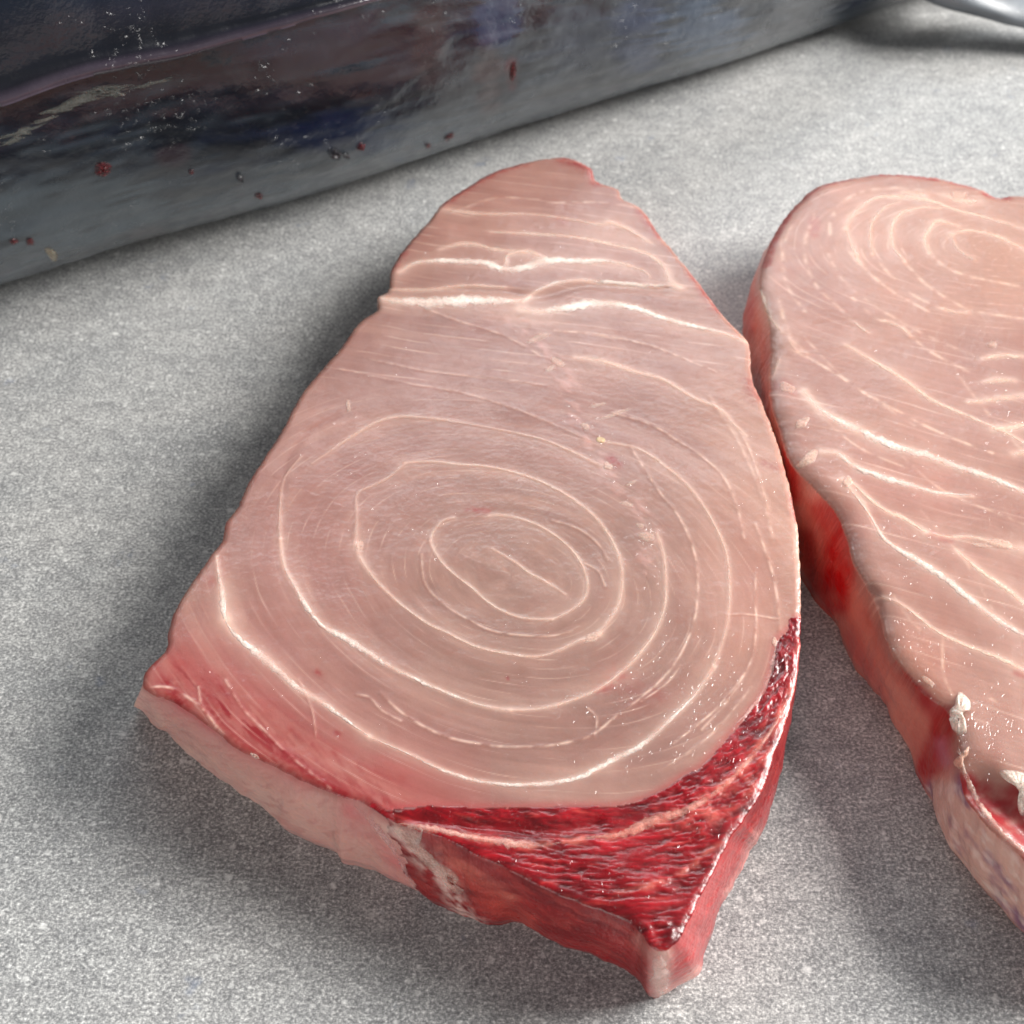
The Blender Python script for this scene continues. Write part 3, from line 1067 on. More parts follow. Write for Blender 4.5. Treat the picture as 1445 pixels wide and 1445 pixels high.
# rounded rim
e = np.clip(S.D / 0.0022, 0, 1)
S.Z -= 0.0011 * (1 - np.sqrt(np.clip(1 - (1 - e) ** 2, 0, 1)))


def seg_dist(px, pts, step=4):
    L = catmull(np.array(pts, float), step)
    best = np.full(px.shape[:-1], 1e9)
    for p, q in zip(L[:-1], L[1:]):
        d = q - p
        t = np.clip(((px - p) @ d) / (d @ d + 1e-9), 0, 1)
        best = np.minimum(best, np.hypot(px[..., 0] - p[0] - t * d[0], px[..., 1] - p[1] - t * d[1]))
    return best


def lerp(c, m, to):
    return c + (np.asarray(to) - c) * np.clip(m, 0, 1)[..., None]


RB = [(530, 1141), (545, 1160), (556, 1185), (570, 1215), (588, 1262)]     # where the red muscle starts on the cut side


def red_side_mask(u, v):
    bx = np.interp(v, [p[1] for p in RB], [p[0] for p in RB])
    return u > bx + 9 * perlin(v * 0.055, v * 0 + 3.3, 5) + 4 * perlin(v * 0.2, v * 0 + 1.1, 6)


def side1(px, Q, A, C0):
    u, v = px[..., 0], px[..., 1]
    n = fbm(A * 90, Q * 3, 4, 101)
    c = np.zeros(px.shape[:-1] + (3,)) + lin(214, 164, 152)
    c = lerp(c, 0.5 + n, lin(204, 150, 140))
    c = lerp(c, sstep(0.5, 1.0, Q) * 0.5, lin(190, 132, 128))
    c = lerp(c, np.clip(1.6 * fbm(A * 45, Q * 1.2, 3, 108), 0, .6), lin(216, 176, 164))
    c = lerp(c, np.clip(1.8 * fbm(A * 300 + 6 * Q, Q * 5, 3, 109) - .2, 0, .35), lin(180, 112, 108))
    c = lerp(c, sstep(0.12, 0.0, Q) * 0.6, C0)
    front = sstep(960, 990, v)
    c = lerp(c, np.exp(-(seg_dist(px, [(255, 995), (285, 1012), (300, 1025)]) / 9) ** 2) * front * (0.7 + n), lin(190, 50, 60))
    c = lerp(c, np.exp(-(seg_dist(px, [(230, 985), (330, 1050), (430, 1105)]) / 20) ** 2) * front * .5, lin(206, 120, 118))
    c = lerp(c, np.exp(-(seg_dist(px, [(500, 1140), (540, 1180), (570, 1240)]) / 22) ** 2) * front * (.6 + n), lin(206, 120, 118))
    right = sstep(1000, 1060, u) * (v < 900)
    c = lerp(c, right * 0.7, lin(200, 110, 96))
    # red face
    red = red_side_mask(u, v) & (v > 860) & (u > 500)
    nn = fbm(A * 60 + Q * 1.2, Q * 5, 4, 103)
    r = np.zeros_like(c) + lin(120, 12, 18)
    r = lerp(r, 0.5 + 1.3 * nn, lin(152, 28, 32))
    r = lerp(r, np.clip(fbm(A * 130 + 2 * Q, Q * 12, 3, 104) * 1.6, 0, .4), lin(184, 66, 60))
    r = lerp(r, sstep(0.75, 1.0, Q) * .5, lin(128, 18, 24))
    r = lerp(r, np.exp(-(seg_dist(px, [(1020, 1200), (1000, 1250), (975, 1310), (965, 1370)]) / 22) ** 2) * .7, lin(178, 52, 52))
    r = lerp(r, np.exp(-(seg_dist(px, [(1070, 1180), (1050, 1230), (1030, 1260)]) / 9) ** 2) * (.5 + nn), lin(226, 160, 150))
    r = lerp(r, np.exp(-(seg_dist(px, [(935, 1345), (932, 1375), (935, 1400)]) / 13) ** 2) * .9, lin(220, 176, 164))
    r = lerp(r, np.exp(-(seg_dist(px, [(900, 1325), (915, 1345)]) / 10) ** 2) * .5, lin(196, 130, 120))
    r = lerp(r, np.exp(-(seg_dist(px, [(985, 1370), (955, 1398)]) / 9) ** 2) * .7, lin(226, 170, 160))
    r = lerp(r, np.exp(-(seg_dist(px, [(640, 1235), (690, 1270), (745, 1300)]) / 16) ** 2) * (.45 + nn), lin(196, 74, 62))
    r = lerp(r, np.exp(-(seg_dist(px, [(620, 1200), (670, 1235), (720, 1265)]) / 10) ** 2) * (.3 + nn), lin(206, 110, 94))
    r = lerp(r, np.exp(-(seg_dist(px, [(556, 1166), (580, 1196), (605, 1222), (632, 1250), (648, 1282), (672, 1306)]) / 13) ** 2) * np.clip(.45 + 1.5 * fbm(A * 260, Q * 10, 3, 107), 0, .9), lin(226, 190, 180))
    return np.where(red[..., None], r, c)


def red1(u, v, Q, A, loop, RED):
    rr = red_side_mask(u, v) & (v > 880) & (u > 500)
    return rr


S.finish('flesh', root1, side1, RED, red1)
s1 = S
for i, (pts, w, k) in enumerate(strong1):
    s1.ribbon(pts, [q * (.9 if k > .8 else .68) for q in (w if len(w) > 1 else w * 2)], WHITE if k > .8 else CREAM, alpha=k * (0.95 if k > .8 else 0.72), height=0.00012 if k > .8 else 0.00004, seed=i + 1)
s1.ribbon([(1124, 952), (1121, 962), (1107, 996), (1091, 1026), (1056, 1073), (1013, 1116), (970, 1142), (919, 1159), (876, 1176), (820, 1185), (795, 1189)],
          [4, 5, 6, 6, 9, 16, 10, 6], lin(232, 168, 152), .6, .0002, seed=60, label='pale pink membrane crossing the dark red muscle')
s1.ribbon([(556, 1162), (590, 1166), (623, 1172), (660, 1180), (700, 1187), (752, 1193), (795, 1189)], [8, 10, 6, 9, 12, 6], lin(234, 180, 166), .65, .0002, seed=61)
z7 = lambda P: [(x / 2.331 + 520, y / 2.331 + 880) for x, y in P]
for i, P in enumerate(([(70, 655), (120, 655), (180, 668), (165, 700), (150, 712), (190, 742), (225, 775), (262, 830), (240, 842), (205, 815), (160, 770), (120, 722), (92, 692)],
                       [(230, 790), (265, 800), (300, 835), (290, 860), (320, 880), (295, 895), (262, 870), (240, 840)],
                       [(262, 905), (282, 880), (322, 890), (345, 925), (340, 950), (372, 985), (350, 1000), (315, 975), (280, 955), (248, 930)])):
    fl = s1.flake(z7(P), lin(238, 204, 190), .0002, .42, 'torn_tissue', seed=70 + i, lift=.0002)
    if fl:
        fl['label'] = 'ragged white tissue down the cut side'
s1.ribbon([(1097, 903), (1094, 920), (1088, 946), (1076, 975), (1055, 1005), (1030, 1030)], [8, 7, 6, 4, 3], lin(230, 180, 172), .6, .0001, seed=64)
s1.ribbon([(932, 1346), (930, 1370), (934, 1400)], [16, 24, 22], lin(226, 196, 188), .85, .0007, seed=65, label='pale sinew at the tip')
s1.ribbon([(500, 1135), (530, 1165), (552, 1192), (570, 1225), (590, 1260)], [8, 8, 6, 6], lin(222, 178, 174), .6, .0004, seed=66)
for i, (cx, cy, rx, ry, rot, a) in enumerate([
        (760, 476, 22, 6, -.35, .4), (786, 512, 14, 6, .5, .45), (776, 520, 8, 4, -.4, .4), (866, 585, 24, 4, -.35, .45), (826, 602, 9, 6, .5, .45),
        (843, 572, 16, 3, -.25, .4), (858, 658, 9, 6, .4, .6), (848, 621, 7, 5, .1, .9), (912, 757, 14, 7, .2, .45), (902, 742, 8, 4, .3, .4), (491, 572, 4, 10, -.1, .5),
        (508, 770, 7, 8, .3, .4), (836, 900, 13, 7, -.4, .55), (360, 1067, 9, 3, .5, .6), (1093, 905, 4, 8, .1, .7), (885, 712, 12, 4, .2, .4), (890, 682, 10, 3, -.5, .4), (1124, 738, 4, 7, 0, .6)]):
    s1.flake(blob(cx, cy, rx, ry, rot, seed=i + 3), CREAM if i != 7 else lin(236, 206, 160), 0.00014, a * .65, seed=i, lift=0.00008)

glint_facets(s1, 'wet_glint_facets', [
    (([(1020, 900), (990, 980), (930, 1030), (860, 1070)], 26), 420, .8), (([(940, 860), (925, 920), (880, 980), (840, 1010)], 14), 200, .8),
    (([(1040, 960), (1000, 1040), (940, 1080)], 22), 260, .9), (([(905, 700), (918, 760), (915, 830)], 12), 160, .8), (([(800, 560), (840, 620), (880, 690)], 16), 130, .9),
    (([(520, 680), (545, 740), (600, 760)], 26), 120, .7), (([(420, 620), (450, 660), (520, 620)], 26), 110, .7), (([(1060, 620), (1080, 720), (1095, 820)], 22), 220, .7),
    (([(1110, 930), (1075, 1020), (1010, 1090)], 12), 150, .9), (([(1080, 1080), (1010, 1160), (940, 1210)], 24), 110, .9), (([(600, 380), (760, 370), (900, 400)], 30), 160, .7),
    (([(812, 868), (826, 845)], 8), 50, .6), (([(500, 500), (700, 480), (900, 560)], 50), 160, .6), (([(500, 900), (700, 980), (860, 900)], 70), 200, .5),
    (([(700, 1215), (820, 1240), (930, 1250)], 16), 60, .9), (([(640, 700), (760, 780), (800, 850)], 45), 120, .5), (([(300, 900), (420, 1000), (520, 1080)], 30), 90, .6)], 5)

# ------------------------------------------------------------------ the other steak
P2 = [((1446, 272), None), ((1408, 274), None), ((1387, 263), None), ((1349, 253), None), ((1314, 246), None), ((1262, 241), None),
      ((1214, 245), None), ((1169, 255), None), ((1145, 266), None), ((1113, 297), None), ((1090, 334), (1078, 380)), ((1075, 376), (1056, 430)),
      ((1074, 410), (1047, 470)), ((1084, 445), (1052, 520)), ((1089, 485), (1062, 560)), ((1086, 525), (1075, 610)), ((1088, 560), (1085, 660)),
      ((1102, 605), (1096, 710)), ((1118, 650), (1106, 760)), ((1150, 685), (1118, 800)), ((1182, 720), (1133, 834)), ((1197, 755), (1148, 854)),
      ((1206, 790), (1167, 876)), ((1222, 819), (1180, 895)), ((1238, 845), (1196, 938)), ((1250, 890), (1226, 975)), ((1264, 925), (1243, 992)),
      ((1286, 952), (1260, 1028)), ((1311, 978), (1279, 1063)), ((1340, 1000), (1294, 1111)), ((1354, 1040), (1306, 1132)), ((1360, 1085), (1320, 1171)),
      ((1376, 1125), (1351, 1220)), ((1400, 1162), (1388, 1266)), ((1425, 1185), (1418, 1300)), ((1455, 1210), (1448, 1328)), ((1520, 1280), (1520, 1390)),
      ((1600, 1310), (1600, 1420)), ((1700, 1250), None), ((1780, 1100), None), ((1810, 900), None), ((1790, 700), None), ((1740, 540), None),
      ((1680, 430), None), ((1600, 340), None), ((1520, 290), None)]
root2 = empty('fish_steak', (*on_plane((1480, 800), 0)[:2], 0.0),
              'round shouldered fish steak with white fat scraps and a red stain down its side', 'fish steak', 'raw fish steaks on the countertop')
S = Steak(P2, 0.00045, 8)
X, Y, U, V_ = S.X, S.Y, S.U, S.V
top_base(S, 121, lin(198, 140, 120), lin(178, 118, 100), lin(180, 106, 88))
S.tint(gauss(1400, 350, 150, 90) * .5, lin(206, 150, 122))
S.tint(gauss(1260, 690, 130, 60) * .35, lin(194, 112, 96))
S.tint(gauss(1400, 560, 120, 60) * .35, lin(188, 132, 124))
S.tint(gauss(1300, 950, 60, 90) * .4, lin(206, 118, 86))
cen2 = on_plane((1400, 350), T)
RX, RY = X - cen2[0], Y - cen2[1]
RR2 = np.hypot(RX * 0.8, RY * 1.3)
TH2 = np.arctan2(RY, RX)
fa = fbm(RR2 * 700, TH2 * 4, 3, 131)
fb = fbm((Y + 0.42 * X) * 800, X * 40, 3, 132)
wl = sstep(430, 520, V_)
fibre = fa * (1 - wl) + fb * wl
S.C *= (1 + 0.13 * fibre)[..., None]
S.C[:] = soften(S.C, 0.22, 0.80)
RW = RR2 + 0.002 * fbm(X * 22, Y * 22, 3, 133)
YW = Y + 0.42 * X + 0.003 * fbm(X * 18, Y * 18, 3, 134)
contours(S, RW, 0.0042, 0.00028, np.clip(0.15 + 1.7 * fbm(RR2 * 140, TH2 * 3.0, 3, 135), 0, 1) * (1 - wl), 0.4, CREAM)
contours(S, YW, 0.0058, 0.00030, np.clip(0.05 + 1.8 * fbm(Y * 140 + X * 60, X * 30, 3, 136), 0, 1) * wl, 0.45, CREAM)
nst = fbm(X * 300, Y * 300, 3, 141)
for pts, r, k in ([[(1110, 300), (1145, 268), (1200, 249)], 7, .6], [[(1230, 243), (1270, 243), (1320, 250)], 8, .8], [[(1340, 253), (1375, 262)], 7, .7],
                  [[(1395, 272), (1420, 276)], 9, .9], [[(1082, 370), (1092, 335), (1112, 300)], 7, .7], [[(1150, 310), (1148, 330)], 9, .3],
                  [[(1100, 540), (1118, 552)], 14, .3], [[(1316, 754), (1338, 760)], 8, .5], [[(1436, 950), (1445, 952)], 6, .6],
                  [[(1264, 930), (1290, 958), (1320, 985)], 6, .95], [[(1310, 990), (1335, 1000)], 12, .9],
                  [[(1375, 1105), (1400, 1120), (1430, 1150), (1460, 1180), (1500, 1230)], 24, 1.0], [[(1440, 1120), (1470, 1150)], 22, .9], [[(1370, 1090), (1420, 1160)], 10, .9]):
    d, s, g = S.px_line(pts, r * 3)
    n2 = nst
    S.tint(np.exp(-(d / r) ** 4) * np.clip(0.85 + 0.9 * n2, 0, 1) * k, lin(146, 16, 24))
S.Z[:] = T + 0.0008 * fbm(X * 30, Y * 30, 2, 161) + 0.00012 * fbm(X * 120, Y * 120, 2, 162) + 0.000015 * fibre
d, s, g = S.px_line([(1385, 1105), (1410, 1125), (1440, 1150), (1490, 1200)], 90)
S.Z -= 0.005 * np.exp(-(d / 28) ** 2)
d, s, g = S.px_line([(1228, 826), (1236, 839), (1240, 870)], 40)
S.Z -= 0.0008 * np.exp(-(d / 6) ** 2)
faint2 = [
    ([(1172, 334), (1172, 313), (1190, 285), (1225, 268), (1280, 265), (1340, 276)], 4, .35), ([(1169, 358), (1190, 395), (1230, 430), (1300, 470), (1370, 500)], 4, .3),
    ([(1231, 358), (1255, 386), (1297, 421), (1350, 445)], 4, .4), ([(1197, 352), (1214, 372), (1250, 405), (1310, 440)], 4, .4),
    ([(1113, 490), (1165, 518), (1228, 559), (1280, 587), (1338, 615), (1400, 640)], 3.5, .5), ([(1203, 421), (1235, 450), (1269, 459), (1307, 493), (1366, 525)], 4, .45),
    ([(1120, 310), (1105, 350), (1110, 400), (1135, 440)], 4, .3), ([(1150, 300), (1135, 350), (1150, 400), (1200, 450)], 4, .3),
    ([(1311, 358), (1332, 376), (1366, 390), (1445, 404)], 4, .4), ([(1276, 369), (1314, 407), (1366, 435), (1445, 450)], 4, .4),
    ([(1100, 425), (1112, 470), (1140, 500)], 4, .4), ([(1150, 580), (1210, 630), (1280, 660)], 3, .35), ([(1270, 640), (1330, 690), (1445, 740)], 3, .35),
    ([(1260, 840), (1280, 870), (1300, 890)], 3, .35), ([(1330, 900), (1332, 950), (1345, 980)], 3, .35), ([(1300, 720), (1360, 790), (1400, 860)], 3, .25),
    ([(1398, 985), (1445, 1010)], 3, .3), ([(1345, 520), (1400, 590), (1445, 640)], 4, .25), ([(1130, 470), (1200, 540), (1290, 600)], 3, .3),
    ([(1240, 850), (1250, 900), (1245, 950)], 3, .4),
]
strong2 = [
    ([(1134, 552), (1152, 573), (1176, 590), (1214, 608), (1255, 627), (1304, 641), (1349, 658), (1394, 673), (1445, 694), (1520, 730)], [9, 10, 10, 8, 7, 8, 8], .95),
    ([(1160, 638), (1183, 642), (1206, 659), (1239, 671), (1283, 684), (1322, 695), (1372, 700)], [8, 8, 8, 5, 4], .85),
    ([(1189, 678), (1200, 692), (1219, 714), (1244, 756), (1266, 775), (1286, 786), (1322, 808), (1363, 841), (1399, 869), (1445, 897), (1500, 930)], [8, 4, 5, 9, 8, 8, 6, 5], .85),
    ([(1200, 681), (1244, 717), (1275, 731), (1305, 750)], [3, 6, 7], .8), ([(1305, 750), (1338, 758), (1372, 758), (1413, 769), (1445, 775)], [6, 5, 12], .6),
    ([(1350, 778), (1391, 811), (1419, 830), (1445, 852), (1490, 890)], [6, 8, 7], .8),
    ([(1236, 839), (1266, 850), (1294, 869), (1322, 891), (1369, 913), (1405, 927), (1445, 947), (1500, 980)], [3, 4, 5, 6, 8, 7], .75),
    ([(1342, 331), (1360, 326), (1380, 327), (1410, 335), (1445, 352)], [6, 4, 7, 6], .55), ([(1342, 332), (1352, 352), (1375, 368)], [3, 3], .4),
    ([(1311, 358), (1304, 338), (1314, 320), (1325, 312), (1352, 319)], [3, 6, 7, 4], .6),
    ([(1276, 369), (1259, 345), (1259, 320), (1269, 303), (1297, 293), (1325, 294)], [3, 5, 6, 5, 3], .65),
    ([(1231, 358), (1228, 338), (1231, 313), (1248, 293), (1270, 284)], [3, 4, 4], .45),
    ([(1193, 324), (1203, 303), (1228, 282), (1255, 277), (1307, 282), (1349, 296), (1401, 310), (1445, 324)], [5, 6, 7, 4, 4, 4], .6),
    ([(1193, 324), (1205, 352), (1214, 372)], [6, 6], .5), ([(1275, 270), (1290, 273), (1305, 275)], [5, 8], .6), ([(1335, 275), (1360, 284), (1380, 283)], [12, 10], .5),
    ([(1193, 487), (1228, 507), (1269, 532), (1318, 566), (1366, 587), (1418, 611), (1470, 640)], [5, 7, 5, 5, 4], .65),
    ([(1072, 407), (1086, 445), (1103, 469)], [6, 7, 5], .6), ([(1113, 478), (1122, 492), (1138, 498)], [4, 4], .4), ([(1100, 505), (1090, 530)], [4, 4], .4),
    ([(1387, 507), (1411, 502), (1442, 504)], [5, 8, 6], .7), ([(1387, 540), (1410, 536), (1430, 538)], [4, 9, 7], .7), ([(1366, 568), (1401, 564), (1445, 559)], [5, 9, 8], .7),
    ([(1400, 607), (1425, 604), (1450, 601)], [6, 10, 8], .75), ([(1430, 641), (1455, 638)], [8, 8], .7), ([(1332, 436), (1350, 441), (1366, 440)], [4, 6], .5),
    ([(1250, 455), (1270, 462), (1285, 475)], [4, 5], .4), ([(1205, 455), (1225, 470)], [4, 4], .4),
]
mod2 = np.clip(0.5 + 1.9 * fbm(X * 190, Y * 190, 4, 171), 0.0, 1.1)
for pts, w, k in faint2:
    d, s, g = S.px_line(pts, 16)
    mod = mod2
    S.tint(np.exp(-(d / (w * 0.7)) ** 2) * k * mod, lin(240, 208, 186))
for pts, w, k in strong2:
    d, s, g = S.px_line(pts, 30)
    wl = np.interp(s, np.linspace(0, 1, len(w)), w)
    S.tint(np.exp(-(d / (wl * 0.8)) ** 2) * 0.5 * k, CREAM)
    S.tint(np.exp(-(d / (wl * 1.9 + 3)) ** 2) * 0.16 * k, CREAM)
    S.Z += 0.00012 * np.exp(-(d / (wl * 0.8)) ** 2)
e = np.clip(S.D / 0.0065, 0, 1)
S.Z -= 0.0028 * (1 - np.sqrt(np.clip(1 - (1 - e) ** 2, 0, 1)))


def side2(px, Q, A, C0):
    n = fbm(A * 80, Q * 3, 4, 201)
    u, v = px[..., 0], px[..., 1]
    c = np.zeros(px.shape[:-1] + (3,)) + lin(202, 130, 112)
    c = lerp(c, 0.5 + n, lin(190, 106, 92))
    c = lerp(c, sstep(0.25, 0.0, Q) * 0.8, C0)
    vis = (u < 1480) & (v > 360)
    c = lerp(c, vis * np.exp(-(seg_dist(px, [(1165, 712), (1180, 745), (1184, 800), (1176, 850)]) / 24) ** 4) * (0.9 + .6 * n), lin(176, 8, 10))
    c = lerp(c, vis * np.exp(-(seg_dist(px, [(1140, 760), (1150, 830)]) / 20) ** 2) * .85, lin(140, 16, 18))
    c = lerp(c, vis * np.exp(-(seg_dist(px, [(1110, 640), (1118, 665), (1120, 700)]) / 12) ** 2) * .85, lin(170, 26, 22))
    c = lerp(c, vis * np.exp(-(seg_dist(px, [(1060, 420), (1056, 470)]) / 10) ** 2) * .6, lin(176, 60, 52))
    c = lerp(c, vis * np.exp(-(seg_dist(px, [(1150, 700), (1160, 690)]) / 14) ** 2) * .4, lin(232, 180, 160))
    c = lerp(c, vis * np.exp(-(seg_dist(px, [(1315, 985), (1330, 1020), (1318, 1065), (1300, 1105)]) / 19) ** 4) * (0.9 + .5 * n), lin(158, 14, 18))
    c = lerp(c, vis * np.exp(-(seg_dist(px, [(1200, 900), (1220, 940), (1240, 985)]) / 16) ** 2) * .5, lin(178, 64, 64))
    c = lerp(c, vis * np.exp(-(seg_dist(px, [(1328, 1050), (1335, 1075)]) / 10) ** 2) * .7, lin(184, 110, 126))
    # whitish purple skin below the red pocket
    sk = sstep(1302, 1318, u + 0.35 * (1130 - v)) * sstep(1085, 1120, v + 0.3 * (u - 1320))
    n3 = fbm(A * 70, Q * 2.5, 4, 205)
    skin = np.zeros_like(c) + lin(206, 166, 152)
    skin = lerp(skin, sstep(-0.05, 0.35, n3), lin(138, 98, 120))
    skin = lerp(skin, np.clip(fbm(A * 200, Q * 8, 3, 206) * 1.5, 0, .6), lin(226, 206, 196))
    skin = lerp(skin, sstep(.85, 1, Q) * .6, lin(168, 92, 80))
    c = np.where(True, c + (skin - c) * (sk * vis)[..., None], c)
    c = lerp(c, vis * np.exp(-(seg_dist(px, [(1408, 1165), (1430, 1190), (1460, 1215)]) / 10) ** 2) * .6, lin(120, 40, 50))
    return c


S.finish('flesh', root2, side2, side_bulge=0.0014)
s2 = S
for i, (pts, w, k) in enumerate(strong2):
    s2.ribbon(pts, [q * (.9 if k > .8 else .7) for q in w], WHITE if k > .8 else lin(242, 214, 194), alpha=k * 0.92, height=0.00013 if k > .8 else 0.00005, seed=i + 101)
zz = lambda P: [(x / 3.44 + 1195, y / 3.44 + 920) for x, y in P]
s2.flake(zz([(545, 188), (575, 205), (600, 235), (602, 280), (565, 300), (580, 345), (582, 395), (545, 410), (515, 385), (497, 330), (495, 285), (520, 255), (530, 215)]), lin(244, 226, 212), .0009, .85, 'fat_scrap', seed=3, lift=.0002)
s2.flake(zz([(738, 575), (780, 568), (860, 582), (905, 620), (900, 760), (860, 800), (838, 790), (828, 740), (838, 690), (812, 650), (770, 625), (745, 600)]), lin(244, 226, 212), .0009, .85, 'fat_scrap', seed=4, lift=.0002)
s2.flake(zz([(520, 545), (545, 505), (580, 470), (598, 455), (590, 500), (570, 520), (560, 560), (540, 570)]), lin(228, 180, 160), .001, .7, 'fat_scrap', seed=5, lift=.0001)
for i, (cx, cy, rx, ry, rot, a) in enumerate([(1140, 648, 20, 9, -.7, .75), (1110, 548, 14, 8, .4, .45), (1132, 597, 12, 7, -.5, .55), (1412, 768, 18, 7, .2, .5), (1196, 680, 7, 9, .2, .6),
                                              (1310, 962, 12, 5, .7, .6), (1385, 770, 14, 4, .1, .4), (1400, 487, 8, 6, .2, .4), (1352, 275, 14, 6, .1, .5)]):
    s2.flake(blob(cx, cy, rx, ry, rot, seed=i + 50), lin(240, 206, 188), 0.0003, a * .7, seed=i + 30, lift=0.0001)
s2.ribbon([(1352, 1050), (1362, 1090), (1378, 1128), (1405, 1165), (1430, 1190), (1460, 1215)], [5, 8, 8, 6], lin(226, 196, 182), .7, .0005, seed=170)

glint_facets(s2, 'wet_glint_facets', [
    (([(1260, 860), (1320, 930), (1400, 1000)], 34), 420, .9), (([(1380, 1000), (1420, 1060)], 26), 200, 1.0), (([(1180, 660), (1280, 690), (1420, 720)], 22), 260, .8),
    (([(1250, 750), (1340, 820), (1440, 900)], 26), 260, .8), (([(1390, 520), (1420, 560), (1430, 620)], 22), 220, 1.0), (([(1150, 560), (1250, 610), (1400, 660)], 26), 160, .7),
    (([(1120, 480), (1250, 520), (1400, 470)], 40), 140, .6), (([(1200, 300), (1300, 290), (1400, 320)], 26), 120, .6), (([(1130, 600), (1160, 640), (1200, 690)], 14), 110, .8)], 6)

# ------------------------------------------------------------------ the whole fish lying behind
EDGE = [(-700, 600), (-350, 500), (0, 405), (125, 362), (250, 325), (400, 287), (500, 257), (600, 220), (725, 179), (803, 155), (906, 126), (1009, 96), (1112, 58), (1190, 32), (1262, 4), (1330, -25)]
G = on_plane(np.array(EDGE, float), 0.0)[:, :2]
A0, A1 = G[2], G[12]
ax = (A1 - A0) / np.linalg.norm(A1 - A0)
side = np.array([ax[1], -ax[0]])                     # towards the camera
sG = (G - A0) @ ax
oG = (G - A0) @ side
LEN0, LEN1 = -0.42, sG[-1] + 0.03


def fish_a(s):       # half height of the body
    t = (s - LEN0) / (LEN1 - LEN0)
    return np.interp(t, [0, .03, .1, .2, .35, .5, .65, .8, .9, 1.0], [.006, .03, .055, .078, .088, .088, .074, .047, .028, .017])


def fish_b(s):
    t = (s - LEN0) / (LEN1 - LEN0)
    return np.interp(t, [0, .03, .1, .2, .35, .5, .65, .8, .9, 1.0], [.005, .02, .038, .052, .058, .058, .050, .034, .021, .013])


NS, NC = 620, 260
ss = np.linspace(LEN0, LEN1, NS)
a_, b_ = fish_a(ss), fish_b(ss)
k7 = np.ones(41) / 41
sm = lambda q: np.convolve(np.pad(q, 20, mode='edge'), k7, 'valid')
a_, b_ = sm(a_), sm(b_)
edge_o = np.interp(ss, sG, oG)
edge_o = sm(edge_o)
# viewing slope at each station decides where the silhouette of the belly falls on the counter
base = A0[None] + ss[:, None] * ax[None] + side[None] * edge_o[:, None]
dirv = base - CAM[None, :2]
dh = np.abs(dirv @ side)                             # horizontal run towards the fish, across its axis
slope = CAMZ / dh
# body is an ellipse (half width b, half height a) resting on the counter; tangent ray of this slope meets the counter at offset:
lift = np.interp((ss - LEN0) / (LEN1 - LEN0), [0, .2, .8, 1], [.02, 0, 0, .006])
ctr_o = edge_o - (np.sqrt(b_ ** 2 + (a_ / slope) ** 2) - a_ / slope - lift / slope)
ph = np.linspace(0, 2 * np.pi, NC, endpoint=False)
SS, PH = np.meshgrid(ss, ph, indexing='ij')
rel = 0.0012 * fbm(SS * 16, PH * 2.2, 3, 301) + 0.0006 * fbm(SS * 60, PH * 9, 3, 302)
rel *= np.clip(b_[:, None] / 0.05, 0.1, 1)
BO = ctr_o[:, None] + (b_[:, None] + rel) * np.cos(PH)
BZ = a_[:, None] + lift[:, None] + (a_[:, None] + rel) * np.sin(PH)
BZ = np.maximum(BZ, 0.0004)
FP = np.stack([A0[0] + SS * ax[0] + BO * side[0], A0[1] + SS * ax[1] + BO * side[1], BZ], -1)
fpx = to_px(FP)
# colours
n1 = fbm(SS * 9, PH * 3.0, 4, 311)
n2 = fbm(SS * 22, PH * 9, 4, 312)
n3 = fbm(SS * 30 + PH * 1.0, PH * 22, 4, 313)
zz_ = BZ / (2 * a_[:, None])
FC = np.zeros(FP.shape) + lin(24, 28, 36)
FC = lerp(FC, sstep(0.35, 0.05, zz_ + 0.12 * n1) * .9, lin(112, 118, 120))
FC = lerp(FC, sstep(0.55, 0.8, zz_ + 0.1 * n2), lin(16, 24, 40))
FC = lerp(FC, sstep(0.15, .6, n1) * .5, lin(40, 38, 44))
FC = lerp(FC, sstep(0.1, .55, n2) * .4, lin(28, 38, 66))
FC = lerp(FC, sstep(0.05, .5, n3) * .3, lin(96, 98, 96))
n4 = fbm(SS * 40, PH * 60, 3, 314)
FC = lerp(FC, np.clip(n4 * 1.4, 0, .5), lin(84, 88, 92))
FC = lerp(FC, np.clip(-n4 * 1.4, 0, .5), lin(14, 16, 22))
FC = lerp(FC, sstep(.25, .5, fbm(SS * 70, PH * 40, 4, 315)) * .35 * sstep(.3, .1, zz_), lin(120, 64, 58))
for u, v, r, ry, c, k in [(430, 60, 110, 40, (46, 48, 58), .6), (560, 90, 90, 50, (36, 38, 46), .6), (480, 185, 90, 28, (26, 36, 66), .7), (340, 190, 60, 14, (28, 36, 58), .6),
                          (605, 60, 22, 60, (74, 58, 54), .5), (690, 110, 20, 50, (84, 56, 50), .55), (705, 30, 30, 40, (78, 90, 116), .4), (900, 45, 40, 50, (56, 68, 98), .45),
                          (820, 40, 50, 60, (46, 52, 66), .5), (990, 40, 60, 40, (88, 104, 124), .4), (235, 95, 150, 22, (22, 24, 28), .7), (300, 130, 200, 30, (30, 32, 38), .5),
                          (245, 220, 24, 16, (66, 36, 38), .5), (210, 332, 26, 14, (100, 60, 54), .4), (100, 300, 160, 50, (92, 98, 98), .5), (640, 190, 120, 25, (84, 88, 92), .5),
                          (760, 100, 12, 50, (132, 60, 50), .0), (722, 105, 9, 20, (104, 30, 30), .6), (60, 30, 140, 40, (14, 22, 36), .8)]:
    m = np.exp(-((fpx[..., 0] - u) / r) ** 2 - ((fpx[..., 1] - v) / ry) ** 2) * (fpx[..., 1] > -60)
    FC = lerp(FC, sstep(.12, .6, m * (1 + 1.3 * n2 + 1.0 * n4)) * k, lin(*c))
FC = FC * np.array([0.56, 0.66, 0.78])
